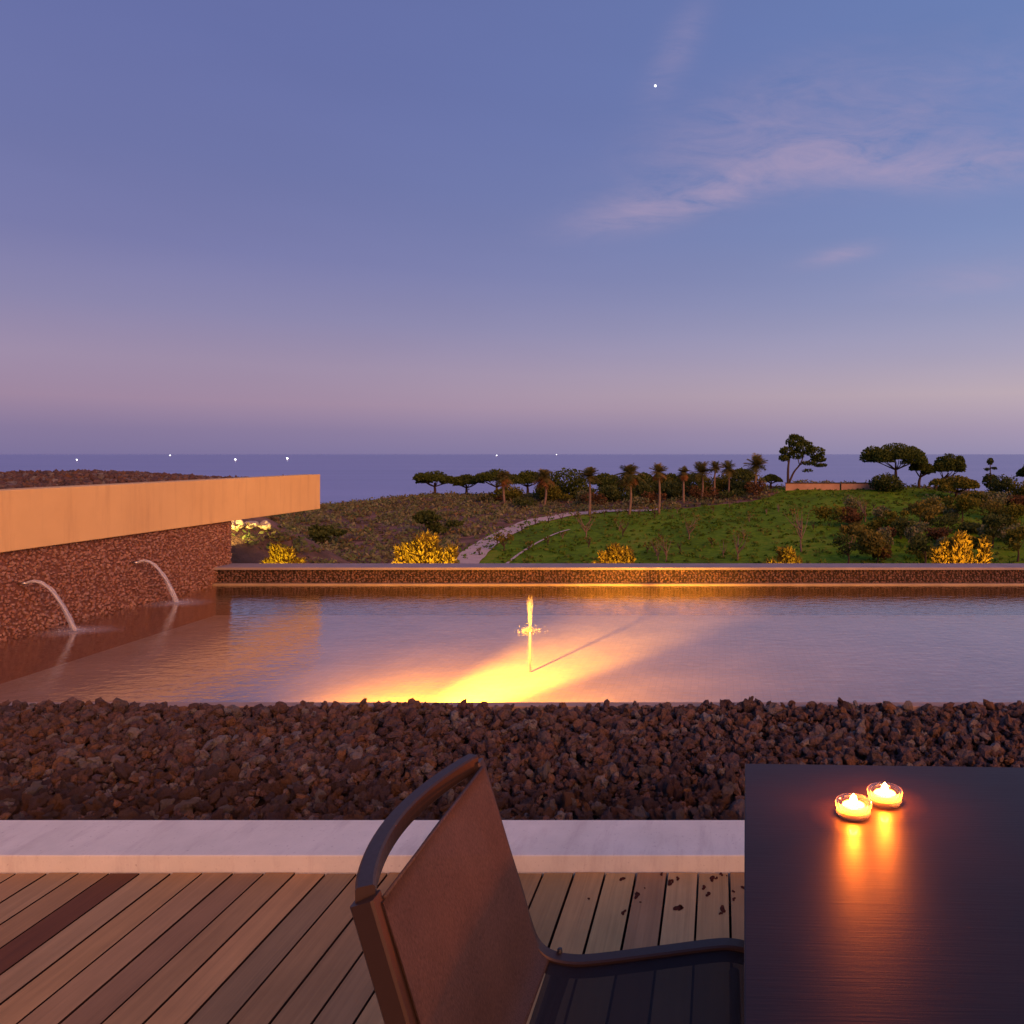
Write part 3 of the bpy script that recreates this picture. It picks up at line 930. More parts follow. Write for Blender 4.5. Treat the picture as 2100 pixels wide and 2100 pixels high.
def umbrella_pine(px, ytop, y, w, label, thick=.36, lean=0.0, mat=M_pine, group=None, forks=4, dens=1.0, flat=1.0):
    x, z0, h = size_at(px, ytop, y)
    W_ = pxm(w, y) / 2 * 1.12
    T_ = h * thick
    r = np.random.default_rng(int(px * 10) % 9999)
    e = empty('umbrella_pine', (x - lean, y, z0 - .1))
    zc = h - T_ + .1
    top = Vector((lean, 0, zc))
    paths = [([(0, 0, 0), (lean * .25 + .1 * r.normal(), .1, zc * .45), (lean * .7, 0, zc * .75), tuple(top)], .2 + .018 * h, .12)]
    blobs = [((lean, 0, zc + T_ * .25), (W_ * .62, W_ * .6, T_ * .72), 420)]
    for k in range(forks + 3):
        a = 2 * math.pi * k / (forks + 3) + r.uniform(-.3, .3)
        rr = W_ * r.uniform(.5, .72)
        c = (lean + rr * math.cos(a), rr * .9 * math.sin(a), zc + T_ * r.uniform(-.05, .3))
        blobs.append((c, (W_ * r.uniform(.3, .42), W_ * .38, T_ * r.uniform(.42, .6) * flat), 260))
        paths.append(([(lean * .6, 0, zc * .7), ((lean * .6 + c[0]) / 2 + .1, c[1] / 2, zc * .88), (c[0], c[1], c[2])], .11, .04))
    limbs('trunk', paths, M_bark, e)
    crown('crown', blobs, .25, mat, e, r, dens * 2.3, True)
    tag(e, label, 'pine tree', group)
    return e

GP = 'umbrella pines in a row above the sea on the left of the hill'
for (px, yt, y, w, lab) in [(820, 885, 133, 77, 'leftmost umbrella pine of the row along the crest'),
                            (880, 892, 136, 59, 'small umbrella pine second from the left in the crest row'),
                            (937, 881, 132, 89, 'wide umbrella pine third from the left in the crest row'),
                            (995, 884, 137, 61, 'narrow dark umbrella pine fourth from the left in the crest row')]:
    umbrella_pine(px, yt, y, w, lab, .50, 0, M_pine, GP)

def bush(name, px, ytop, y, w, label, mat, cat='shrub', group=None, leaf=.28, n=1500, dens=1.0, hmin=.5, lobes=7):
    x, z0, h = size_at(px, ytop, y)
    h = max(h, hmin)
    W_ = pxm(w, y) / 2
    r = np.random.default_rng(int(px * 7 + ytop) % 9999)
    e = empty(name, (x, y, z0 - .08))
    blobs = [((0, 0, h * .48), (W_ * .72, W_ * .62, h * .5), n * .4)]
    paths = []
    for k in range(lobes):
        a = r.uniform(0, 6.28)
        c = (W_ * .55 * math.cos(a), W_ * .45 * math.sin(a), h * r.uniform(.3, .68))
        blobs.append((c, (W_ * r.uniform(.3, .45), W_ * .36, h * r.uniform(.2, .32)), n * .6 / lobes))
        paths.append(([(0, 0, 0), (c[0] * .4, c[1] * .4, c[2] * .5), c], .03 + .006 * h, .012))
    limbs('stem', paths, M_bark, e, 5)
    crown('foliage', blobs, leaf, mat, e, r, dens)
    tag(e, label, cat, group)
    return e

bush('round_tree', 1068, 880, 129, 112, 'broad rounded dense green tree in the middle of the crest row', M_pine, 'tree', None, .32, 2600, 1, lobes=9)
for (px, yt, w, lab) in [(1150, 912, 62, 'dark rounded evergreen bush right of the broad rounded tree'), (1208, 906, 62, 'dark evergreen bush behind the orange skirted palm'),
                         (1268, 903, 60, 'dark evergreen bush between the tall slim palms'), (1318, 912, 56, 'low dark evergreen bush left of the twin palms'), (1395, 905, 60, 'low dark evergreen bush below the palm tops'),
                         (1100, 915, 60, 'low dark bush at the foot of the broad rounded tree')]:
    bush('evergreen_bush', px, yt, 127, w, lab, M_dark, 'bush', 'evergreen bushes between the palms', .3, 1100)

def palm(px, ytop, y, label, fr=1.55, skirt=True, mat=M_palm, nf=26, seed=0):
    x, z0, h = size_at(px, ytop, y)
    r = np.random.default_rng(int(px * 13) % 9999)
    e = empty('palm_tree', (x, y, z0 - .1))
    hc = h - fr * .55
    b = r.uniform(-.3, .3)
    limbs('trunk', [([(0, 0, 0), (b, .05, hc * .5), (0, 0, hc)], .20, .13)], M_palebark, e, 8)
    def fronds(name, n, mat_, el0, el1, ln, droop):
        Vs, Fs, Ts = [], [], []
        for k in range(n):
            a = r.uniform(0, 6.28); el = r.uniform(el0, el1); L = ln * r.uniform(.8, 1.15)
            d = Vector((math.cos(a) * math.cos(el), math.sin(a) * math.cos(el), math.sin(el)))
            s = Vector((-math.sin(a), math.cos(a), 0))
            up = d.cross(s)
            mid = [Vector((0, 0, hc)) + d * L * t + Vector((0, 0, -droop * L * t * t)) for t in (0, .3, .55, .8, 1)]
            tv = r.uniform(0, 1)
            for i in range(4):                     # paired leaflets along the rib
                for sg in (-1, 1):
                    for q in range(2):
                        p0 = mid[i].lerp(mid[i + 1], q * .5); p1 = mid[i].lerp(mid[i + 1], q * .5 + .42)
                        wl = L * (.34, .42, .36, .22)[i]
                        tip = p1 + s * sg * wl + (p1 - p0) * .9 + Vector((0, 0, -.10 * L))
                        o_ = len(Vs); Vs += [p0, p1, tip]; Fs.append((o_, o_ + 1, o_ + 2)); Ts += [tv] * 3
        me = mesh_np(name, np.array([v[:] for v in Vs]), np.array(Fs), np.array(Ts))
        return link(name, me, mat_, e)
    fronds('fronds', nf + int(r.integers(14, 34)), mat, R(-35), R(80), fr * r.uniform(.85, 1.2), r.uniform(.15, .45))
    if skirt:
        fronds('dry_skirt', 30, M_skirt, R(-75), R(-25), fr * .85, .1)
    tag(e, label, 'palm', 'palms along the crest of the hill')
    return e
for (px, yt, y, sk, lab) in [(952, 887, 120, True, 'slim palm with dry orange skirt in front of the wide umbrella pine'), (1027, 884, 118, True, 'palm with reddish dry crown left of the broad rounded tree'),
                             (1112, 883, 108, False, 'olive green palm standing at the edge of the footpath'), (1187, 877, 106, True, 'orange skirted palm with full crown behind the footpath'),
                             (1243, 877, 107, True, 'tall palm with pale straight trunk at the top end of the footpath'), (1290, 880, 120, True, 'palm between the straight pale palm and the twin palms'),
                             (1324, 876, 124, False, 'slender palm left of the twin palms'), (1350, 871, 124, False, 'left one of the twin palms'),
                             (1374, 870, 125, False, 'right one of the twin palms'), (1428, 862, 122, False, 'tallest palm, just left of the big pine on the crest')]:
    palm(px, yt, y, lab, 2.05 if px in (1187, 1428) else 1.45 + (px * 7 % 10) * .06, sk)
for (px, yt, y, w, lab) in [(1140, 889, 134, 60, 'umbrella pine behind the olive green palm'), (1215, 888, 135, 56, 'umbrella pine showing between the two palms at the path end'),
                            (1266, 890, 134, 50, 'small umbrella pine right of the straight pale palm'), (1308, 889, 135, 50, 'small umbrella pine left behind the twin palms'),
                            (1400, 880, 133, 60, 'umbrella pine between the twin palms and the tallest palm'), (1455, 893, 132, 44, 'small umbrella pine right behind the tallest palm')]:
    umbrella_pine(px, yt, y, w, lab, .5, 0, M_pine, 'umbrella pines behind the palms', 3, .9)
bush('thorny_shrub', 1432, 893, 124, 42, 'loose brownish shrub round the foot of the tallest palm', M_scrub, 'shrub', None, .26, 420)

# big pine on the crest
def big_pine():
    y = 128
    x, z0, h = size_at(1500, 812, y)
    r = np.random.default_rng(77)
    k = pxm(1, y)
    e = empty('big_pine', (x, y, z0 - .1))
    zz = lambda py: (918 - py) * k
    xx = lambda px: (px - 1497) * k
    limbs('trunk', [([(xx(1484), 0, 0), (xx(1484), 0, zz(880)), (xx(1487), .2, zz(855))], .26, .14),
                    ([(xx(1486), 0, zz(905)), (xx(1495), 0, zz(885)), (xx(1508), 0, zz(868)), (xx(1515), 0, zz(845))], .2, .08),
                    ([(xx(1503), 0, zz(873)), (xx(1530), .3, zz(860)), (xx(1545), .3, zz(850))], .1, .04),
                    ([(xx(1486), 0, zz(870)), (xx(1478), -.3, zz(855)), (xx(1474), -.3, zz(845))], .09, .04),
                    ([(xx(1505), 0, zz(870)), (xx(1500), .2, zz(845)), (xx(1500), .2, zz(830))], .09, .04)], M_bark, e)
    blobs = []
    for (px, py, rx, rz, n) in [(1500, 828, 21, 12, 420), (1482, 845, 15, 9, 260), (1514, 838, 20, 13, 380), (1536, 848, 19, 11, 330), (1477, 858, 12, 6, 170), (1500, 852, 16, 9, 220),
                                (1541, 860, 15, 7, 200), (1524, 868, 16, 4, 90), (1544, 872, 15, 3.5, 110), (1520, 882, 12, 3, 40), (1496, 818, 10, 5, 140)]:
        blobs.append(((xx(px), r.uniform(-.6, .6), zz(py)), (rx * k, rx * k * .9, rz * k), n))
    crown('crown', blobs, .27, M_pine, e, r, 1.7)
    tag(e, 'tall forked pine with uneven clumped crown standing highest on the crest', 'pine tree')
big_pine()

umbrella_pine(1690, 830, 128, 116, 'largest umbrella pine with a wide smooth dome on the right crest', .46, 0, M_pine, None, 6, 1.9, 1.15)
umbrella_pine(1738, 862, 130, 46, 'smaller pine leaning against the largest umbrella pine', .5, .4, M_pine, None, 3, 1.0)
bush('evergreen_bush', 1672, 890, 124, 82, 'dark bush under the largest umbrella pine', M_dark, 'bush', 'evergreen bushes between the palms', .3, 1500)
umbrella_pine(1790, 850, 131, 62, 'pine on a leaning trunk right of the largest umbrella pine', .55, 2.4, M_pine, None, 4, 1.2)
umbrella_pine(1806, 893, 118, 88, 'low spreading olive pine in front of the leaning pine', .62, 0, M_pine2, None, 5, 1.3)
def tiered(px, ytop, y, lab):
    x, z0, h = size_at(px, ytop, y)
    r = np.random.default_rng(4)
    e = empty('tiered_tree', (x, y, z0 - .1))
    limbs('trunk', [([(0, 0, 0), (.05, 0, h * .5), (0, 0, h * .97)], .2, .05)], M_bark, e)
    blobs = [((0, 0, h * .93), (.5, .5, .55), 130), ((.6, 0, h * .76), (.5, .4, .2), 50), ((-.5, .1, h * .74), (.45, .4, .2), 45),
             ((0, 0, h * .46), (1.25, 1.1, 1.15), 520), ((.9, 0, h * .22), (.9, .7, .35), 130)]
    crown('crown', blobs, .28, M_dark, e, r)
    tag(e, lab, 'tree')
tiered(1868, 864, 122, 'dark narrow tree in tiers near the right picture edge')
umbrella_pine(1948, 866, 120, 52, 'pine cut by the right picture edge', .4, 0, M_pine, None, 4)
bush('red_shrub', 1916, 932, 112, 66, 'red brown shrub on the crest at the right picture edge', M_redshrub, 'shrub', None, .28, 900)
bush('red_shrub', 1870, 950, 108, 50, 'dark red shrub left of the one at the right picture edge', M_redshrub, 'shrub', None, .28, 600)

for (px, yt, y, w, m_, lab) in [(1150, 893, 131, 70, M_pine, 'dense pine crown left of the orange skirted palm'), (1222, 900, 130, 60, M_dark, 'dense dark tree between the two palms at the path end'),
                                (1345, 897, 129, 70, M_pine2, 'dense olive tree behind the twin palms'), (1398, 893, 130, 56, M_dark, 'dense dark tree right of the twin palms'),
                                (1185, 896, 132, 64, M_pine, 'dense pine crown right behind the orange skirted palm'), (1255, 893, 132, 60, M_pine2, 'dense olive tree right behind the straight pale palm'), (1300, 893, 132, 58, M_dark, 'dense dark tree behind the palm before the twin palms'), (1368, 890, 132, 50, M_dark, 'narrow dark tree right behind the twin palms'),
                                (1035, 905, 124, 60, M_pine2, 'olive tree left under the broad rounded tree'), (960, 915, 127, 60, M_pine2, 'low olive tree under the wide umbrella pine'),
                                (1850, 925, 110, 80, M_pine2, 'dense olive tree under the narrow tiered tree'), (1905, 955, 100, 80, M_dark, 'dense dark tree below the red brown shrubs'),
                                (1892, 893, 118, 66, M_dark, 'tall dense dark tree right of the narrow tiered tree'), (1932, 905, 114, 60, M_pine2, 'dense olive tree cut by the right picture edge'),
                                (1770, 948, 100, 90, M_pine2, 'broad olive tree in the middle of the right slope'), (1840, 985, 85, 80, M_dark, 'broad dark tree above the tall orange bush')]:
    bush('dense_tree', px, yt, y, w, lab, m_, 'tree', None, .26, 1500)

# terracotta garden wall on the crest
M_terra = noisy('terracotta_wall', [(0.3, (.40, .24, .16, 1)), (0.7, (.52, .33, .22, 1))], 0.8, 0.9, 0.3, 12, 0.02)
gw = empty('garden_wall', (19.5, 129, tz(19.5, 129)))
tag(gw, 'low orange terracotta wall on the crest beside the big pine', 'wall')
for (a, b_) in [(1482, 1584), (1587, 1655), (1659, 1680)]:
    x0, x1 = ray(a, 912, 127)[0], ray(b_, 912, 127)[0]
    zt = ray(a, 912, 127)[2]; zb = tz((x0 + x1) / 2, 127) - .5
    child_box('wall_section', gw, x0, x1, 126.8, 127.2, zb, zt, mat=M_terra, bev=.03)
    child_box('wall_cap', gw, x0 - .1, x1 + .1, 126.7, 127.3, zt + .002, zt + .14, mat=M_bark)
for (px, w, t) in [(1520, 60, 903), (1600, 50, 905), (1560, 46, 904)]:
    bush('low_shrub', px, t, 129.5, w, {1520: 'low dry shrub behind the left end of the terracotta wall', 1600: 'low dry shrub behind the middle of the terracotta wall', 1560: 'low dry shrub between the other two behind the terracotta wall'}[px], M_scrub, 'shrub', None, .25, 300)

# trees and shrubs on the slope
def slope_tree(px, ytop, ybase, w, label, mat, leaf=.22, n=700, trunkfrac=.35, name='slope_tree'):
    x, y = hit(px, ybase)
    _, _, zt = ray(px, ytop, y)
    z0 = tz(x, y); h = zt - z0
    W_ = pxm(w, y) / 2
    r = np.random.default_rng(int(px * 3 + ybase) % 9999)
    e = empty(name, (x, y, z0 - .06))
    paths = [([(0, 0, 0), (.08, 0, h * trunkfrac * .6), (0, 0, h * .6)], .05 + .02 * h, .04)]
    blobs = []
    for k in range(8):
        a = r.uniform(0, 6.28); q = r.uniform(.2, .75)
        c = (W_ * q * math.cos(a), W_ * q * math.sin(a), h * r.uniform(trunkfrac + .1, .86))
        blobs.append((c, (W_ * r.uniform(.28, .45), W_ * .35, h * r.uniform(.1, .2)), n / 8))
        paths.append(([(0, 0, h * trunkfrac * .8), (c[0] * .5, c[1] * .5, h * trunkfrac + .3 * (c[2] - h * trunkfrac)), c], .04, .012))
    limbs('trunk', paths, M_bark, e, 6)
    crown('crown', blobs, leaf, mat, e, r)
    tag(e, label, 'tree')
slope_tree(1655, 982, 1062, 96, 'rounded olive brown tree low on the right slope', M_olive, .24, 1200, .2)
slope_tree(1745, 1000, 1066, 60, 'thin dark tree beside the golden bush on the right', M_dark, .2, 420)
slope_tree(1600, 1005, 1064, 60, 'dark leafy sapling left of the rounded olive tree', M_dark, .18, 380)
slope_tree(1815, 930, 985, 70, 'olive tree in shade on the upper right slope', M_pine2, .26, 800)
slope_tree(1872, 965, 1035, 74, 'dark spreading tree on the right slope', M_dark, .26, 800)
slope_tree(1920, 985, 1060, 66, 'dark tree at the foot of the right slope by the picture edge', M_pine2, .24, 700)
slope_tree(1735, 935, 985, 80, 'wide low olive tree below the largest umbrella pine', M_olive, .26, 800, .25)
slope_tree(1690, 960, 1005, 70, 'small brown green tree in the middle of the right slope', M_pine2, .22, 600, .25)
slope_tree(612, 982, 1035, 80, 'dark round shrub on the brown slope right of the parapet end', M_dark, .26, 1300, .05, 'dark_shrub')
slope_tree(825, 958, 1006, 84, 'dark clipped block of shrubs on the left slope', M_dark, .28, 1800, .02, 'dark_shrub')
slope_tree(950, 1002, 1040, 40, 'brown leafed sapling beside the footpath', M_olive, .18, 260)

def bare_tree(px, ytop, ybase, label, group, mat=M_palebark, nb=9, leaves=60):
    x, y = hit(px, ybase)
    _, _, zt = ray(px, ytop, y)
    z0 = tz(x, y); h = max(zt - z0, .7)
    r = np.random.default_rng(int(px * 5 + ybase * 3) % 9999)
    e = empty('bare_tree', (x, y, z0 - .05))
    q = .55 + h * .02
    paths = [([(0, 0, 0), (r.uniform(-.1, .1), 0, h * .25), (r.uniform(-.1, .1), 0, h * .5)], .035 + .018 * h, .03)]
    tips = []
    for k in range(nb):
        a = r.uniform(0, 6.28); w = h * r.uniform(.12, .42)
        s = h * r.uniform(.2, .5); t = h * r.uniform(.65, 1.0)
        c = (w * math.cos(a), w * math.sin(a), t); tips.append(c)
        paths.append(([(0, 0, s), (c[0] * .6, c[1] * .6, s + (t - s) * .45), c], .028 + .006 * h, .012))
    limbs('branches', paths, mat, e, 5)
    if leaves:
        crown('leaves', [((c[0], c[1], c[2]), (h * .14, h * .14, h * .10), leaves / len(tips)) for c in tips], .16, M_olive, e, r)
    tag(e, label, 'tree', group)
ONES = 'first second third fourth fifth sixth seventh eighth ninth tenth eleventh twelfth thirteenth fourteenth fifteenth sixteenth seventeenth eighteenth nineteenth'.split()
def ordinal(k):
    if k <= 19: return ONES[k - 1]
    t, u = divmod(k, 10)
    if u == 0: return {2: 'twentieth', 3: 'thirtieth', 4: 'fortieth'}[t]
    return {2: 'twenty', 3: 'thirty', 4: 'forty'}[t] + '-' + ONES[u - 1]
GB = 'bare young trees dotted over the lawn'
for (px, yt, yb, lab) in [(1512, 952, 1042, 'tallest bare pale tree on the lawn below the terracotta wall'), (1256, 1008, 1060, 'spreading bare bush left of centre at the foot of the lawn'),
                          (1632, 935, 985, 'slim bare tree under the right end of the terracotta wall'), (1392, 1000, 1058, 'small bare tree midway along the foot of the lawn'),
                          (1105, 965, 1018, 'dark bare sapling crossing the pale footpath'), (1300, 970, 1020, 'bare sapling on the bright green patch of lawn')]:
    bare_tree(px, yt, yb, lab, GB, M_palebark, 11, 70)
GS = 'tiny bare saplings scattered over the lawn'
spots = []
while len(spots) < 38:
    px, py = rnd.uniform(985, 1860), rnd.uniform(950, 1060)
    if py < 1070 - (px - 860) * .28 and px < 1250: continue
    if any(abs(px - a) < 14 and abs(py - b_) < 8 for a, b_ in spots): continue
    spots.append((px, py))
for k_, (px, py) in enumerate(sorted(spots)):
    bare_tree(px, py - rnd.uniform(15, 36) * (py - 840) / 190, py, 'tiny bare sapling on the dark green lawn, ' + ordinal(k_ + 1) + ' from the left', GS, M_palebark if rnd.random() < .6 else M_bark, 6, rnd.choice([0, 24, 40]))
GA = 'bare saplings along the footpath'
for k_, (px, py) in enumerate(sorted([(1010, 990), (1035, 987), (1060, 984), (1085, 979), (1140, 975), (1165, 976), (1185, 972), (1205, 975), (1232, 968), (905, 1050), (938, 1030), (985, 1005)])):
    bare_tree(px, py - 18, py, 'tiny dark sapling at the edge of the pale footpath, ' + ordinal(k_ + 1) + ' from the left', GA, M_bark, 5, 20)

GR = 'low shrubs on the right side of the slope'
done = []
while len(done) < 30:
    px, py = rnd.uniform(1560, 1925), rnd.uniform(955, 1062)
    if any(abs(px - a) < 20 and abs(py - b_) < 9 for a, b_ in done): continue
    done.append((px, py))
SH = [(M_pine2, 'green'), (M_pine2, 'green'), (M_olive, 'olive brown'), (M_olive, 'olive brown'), (M_dark, 'dark green'), (M_scrub, 'dry brown'), (M_scrub, 'dry brown'), (M_redshrub, 'red brown')]
for k_, (px, py) in enumerate(sorted(done)):
    sm_, sc_ = rnd.choice(SH)
    x, y = hit(px, py)
    r = np.random.default_rng(int(px))
    h = rnd.uniform(1.1, 3.0); W_ = rnd.uniform(.9, 2.3)
    e = empty('low_shrub', (x, y, tz(x, y) - .05))
    limbs('stem', [([(0, 0, 0), (q * .3, .05, h * .3), (q * .6, 0, h * .6)], .04, .015) for q in (-W_ * .5, 0, W_ * .5)], M_bark, e, 5)
    crown('foliage', [((r.normal() * W_ * .35, r.normal() * W_ * .3, h * r.uniform(.35, .75)), (W_ * .45, W_ * .4, h * .28), 95) for _ in range(8)], .2,
          sm_, e, r)
    tag(e, 'low ' + sc_ + ' shrub on the right slope, ' + ordinal(k_ + 1) + ' from the left', 'shrub', GR)
GC = 'low brown shrubs along the crest under the palms'
for k in range(22):
    px = 905 + k * 25 + rnd.uniform(-9, 9)
    y = rnd.uniform(116, 131); x = ray(px, 900, y)[0]
    r = np.random.default_rng(k + 900)
    h = rnd.uniform(1.4, 3.2); W_ = rnd.uniform(1.4, 2.8)
    e = empty('crest_shrub', (x, y, tz(x, y) - .05))
    limbs('stem', [([(0, 0, 0), (q * .3, .05, h * .3), (q * .6, 0, h * .6)], .04, .015) for q in (-W_ * .5, 0, W_ * .5)], M_bark, e, 5)
    crown('foliage', [((r.normal() * W_ * .4, r.normal() * W_ * .3, h * r.uniform(.3, .75)), (W_ * .45, W_ * .4, h * .28), 70) for _ in range(7)], .24,
          [M_scrub, M_redshrub, M_pine2, M_dark][k % 4], e, r)
    tag(e, 'low ' + ['brown', 'red brown', 'green', 'dark green'][k % 4] + ' shrub along the crest under the palms, ' + ordinal(k + 1) + ' from the left', 'shrub', GC)

# scrub covering the brown slope (nobody could count it)
rs = np.random.default_rng(21)
def scrub(name, n, xr, yr, leaf, clump, per, lab, cond, mat=M_scrub):
    Ps, T = [], []
    while len(Ps) < n:
        X = rs.uniform(*xr); Y = rs.uniform(*yr)
        if not cond(X, Y): continue
        Ps.append((X, Y, tz(X, Y)))
    Ps = np.array(Ps)
    cs = rs.uniform(.5, 1.3, n) * clump
    pts = np.repeat(Ps, per, 0) + rs.normal(size=(n * per, 3)) * np.repeat(cs, per)[:, None] * np.array([.5, .5, .28])
    pts[:, 2] = np.maximum(pts[:, 2], np.repeat(Ps[:, 2], per)) + np.repeat(cs, per) * .25
    v, f = leaf_quads(pts, leaf, rs, 1.8, .2)
    t = np.repeat(np.clip(np.repeat(rs.uniform(0, 1, n), per) + rs.uniform(-.12, .12, n * per), 0, 1), 4)
    return tag(link(name, mesh_np(name, v, f, t), mat), lab, 'scrub', kind='stuff')
lawn_np = lawn_poly
def not_lawn(X, Y):
    if in_poly(np.array([X]), np.array([Y]), lawn_np)[0]: return False
    for i in range(len(path_w) - 1):
        a, b_ = Vector(path_w[i]), Vector(path_w[i + 1]); p = Vector((X, Y))
        t = max(0, min(1, (p - a).dot(b_ - a) / (b_ - a).length_squared))
        if (p - (a + (b_ - a) * t)).length < 2.1: return False
    return True
scrub('scrub', 5200, (-95, 60), (62, 138), .26, .75, 14, 'dry brown and grey green scrub covering the left slope', not_lawn)
scrub('near_scrub', 900, (-16, -5.4), (9.3, 17.5), .05, .16, 26, 'low brown scrub on the bank behind the left wall', lambda X, Y: X / Y < -.40)
scrub('lawn_weeds', 2200, (-30, 48), (62, 131), .20, .38, 8, 'tufts of dry weeds growing through the lawn', lambda X, Y: not not_lawn(X, Y), M_weed)

# golden uplit bushes behind the pool wall, each with its own garden spotlight
def blade_bush(px, ytop, w, label, y=10.6, seed=0, power=30, nb=330, col=(1.0, .60, .13), aim=0, plumes=()):
    x, _, zt = ray(px, ytop, y)
    z0 = tz(x, y)
    h = zt - z0
    W_ = pxm(w, y) / 2 * 1.12
    r = np.random.default_rng(seed + 31)
    e = empty('golden_bush', (x, y, z0 - .02))
    # several plumes of upright leaves, densest near the tops
    cl = [(0, 0, 1.0), (.22, .1, .95)] + [(cx_ + r.uniform(-.08, .08), r.uniform(-.35, .35), hh * r.uniform(.93, 1.04)) for cx_, hh in plumes]
    Vs, Fs, Ts, off = [], [], [], 0
    for (cxx, cyy, ch_) in cl:
        n_ = int(nb * r.uniform(1.1, 2.0))
        t = r.uniform(.25, 1, n_) ** .8
        a = r.uniform(0, 6.28, n_)
        rad = W_ * r.uniform(.13, .24) * np.sin(np.clip(t, .1, 1) * 2.75) * r.uniform(.3, 1, n_) + .012
        p = np.stack([cxx * W_ * .72 * (.55 + .45 * t) + rad * np.cos(a), cyy * W_ * .7 + rad * np.sin(a), h * ch_ * t], -1)
        d = np.stack([np.cos(a) * .55 + cxx * .35, np.sin(a) * .55, .75 + .5 * t], -1) + r.normal(size=(n_, 3)) * .6
        d /= np.linalg.norm(d, axis=1)[:, None]
        sd_ = np.cross(d, r.normal(size=(n_, 3))); sd_ /= np.linalg.norm(sd_, axis=1)[:, None]
        L = r.uniform(.04, .09, n_)[:, None]; wd = r.uniform(.010, .022, n_)[:, None]
        V4 = np.stack([p - d * L * .3, p + d * L * .25 + sd_ * wd, p + d * L, p + d * L * .25 - sd_ * wd], 1).reshape(-1, 3)
        Vs.append(V4); Fs.append(np.arange(4 * n_).reshape(n_, 4) + off); off += 4 * n_
        Ts.append(np.repeat(np.clip(r.uniform(0, 1) * .4 + r.uniform(0, .7, n_), 0, 1), 4))
    me = mesh_np('blades', np.concatenate(Vs), np.concatenate(Fs), np.concatenate(Ts))
    link('blades', me, M_bush, e)
    limbs('stem', [([(c[0] * W_ * .45, c[1] * W_ * .45, -.02), (c[0] * W_ * .5, c[1] * W_ * .45, h * .15), (c[0] * W_ * .6, c[1] * W_ * .45, h * .35)], .012, .006) for c in cl], M_bark, e, 5)
    tag(e, label, 'bush', 'golden lit bushes behind the pool wall')
    lx = x + aim
    lamp('garden_spotlight', (lx, y - .85, z0 + .10), (x, y + .05, z0 + h * .75), power, col, 75, .8,
         'small garden spotlight under the ' + label.split(' lit ')[0] + ' bush', 'garden spotlights behind the pool wall', .02, 'lamp', .04)
blade_bush(535, 1033, 92, 'low yellow green lit bush nearest the left stone wall', 10.7, 1, 170, 260, (1.0, .60, .06), 0, [(-.8, .8), (-.5, 1), (-.25, .85), (.4, .75), (.65, .8), (.9, .7)])
blade_bush(803, 1003, 132, 'large golden lit bush left of the footpath', 10.5, 2, 340, 300, (1.0, .52, .06), 0, [(-.9, .8), (-.6, .9), (-.35, .97), (-.1, 1.0), (.5, .88), (.75, .8), (.95, .86)])
blade_bush(1160, 1026, 94, 'dome shaped orange lit bush in the middle of the pool wall', 10.6, 3, 270, 300, (1.0, .46, .06), -.2, [(-.85, .78), (-.6, .88), (-.3, .97), (.5, .93), (.75, .85), (.95, .74)])
blade_bush(1486, 1034, 86, 'low yellow lit bush right of the middle', 10.6, 4, 190, 260, (1.0, .52, .06), 0, [(-.9, .8), (-.6, .87), (-.3, .97), (.5, .9), (.75, .8), (.95, .75)])
blade_bush(1815, 1004, 128, 'tall orange lit bush with spiky outline on the right', 10.6, 5, 400, 300, (1.0, .44, .05), 0, [(-.9, .78), (-.6, .9), (-.35, .95), (-.1, 1.0), (.6, .72), (.78, .95), (.98, .8)])

# glowing boulders under the end of the parapet
M_boulder = noisy('pale_boulder', [(0.3, (.42, .36, .27, 1)), (0.7, (.60, .53, .42, 1))], 4, 0.85, 0.4, 18, 0.02)
bl = [(485, 1076, 12.2, .115, 'pale round boulder lit white, nearest the end of the stone wall'), (515, 1075, 12.4, .105, 'pale boulder lit yellow in the middle of three under the parapet'), (543, 1069, 12.6, .10, 'pale boulder lit amber, outermost of three under the parapet end')]
for i, (sx, sy, y, r0, lab) in enumerate(bl):
    x = (sx - PX) / F * y; z = CAM_H - (sy - PY) / F * y
    v, f = rough_rock(3, np.random.default_rng(200 + i), .07)
    gz = tz(x, y)
    v = v * np.array([r0, r0, r0 * .95])
    gz = gz + r0 * .55
    o = link('boulder', mesh_np('boulder', v, f, None, True), M_boulder, None, (x, y, gz))
    tag(o, lab, 'boulder', 'lit boulders under the parapet')
lamp('garden_spotlight', (-7.55, 11.15, tz(-7.55, 11.15) + .2), (-7.78, 12.3, tz(-7.78, 12.3) + .1), 240, (1.0, .62, .16), 80, .7,
     'garden spotlight hidden behind the stone wall end, lighting the boulders', 'garden spotlights behind the pool wall', .02, 'lamp', .04)

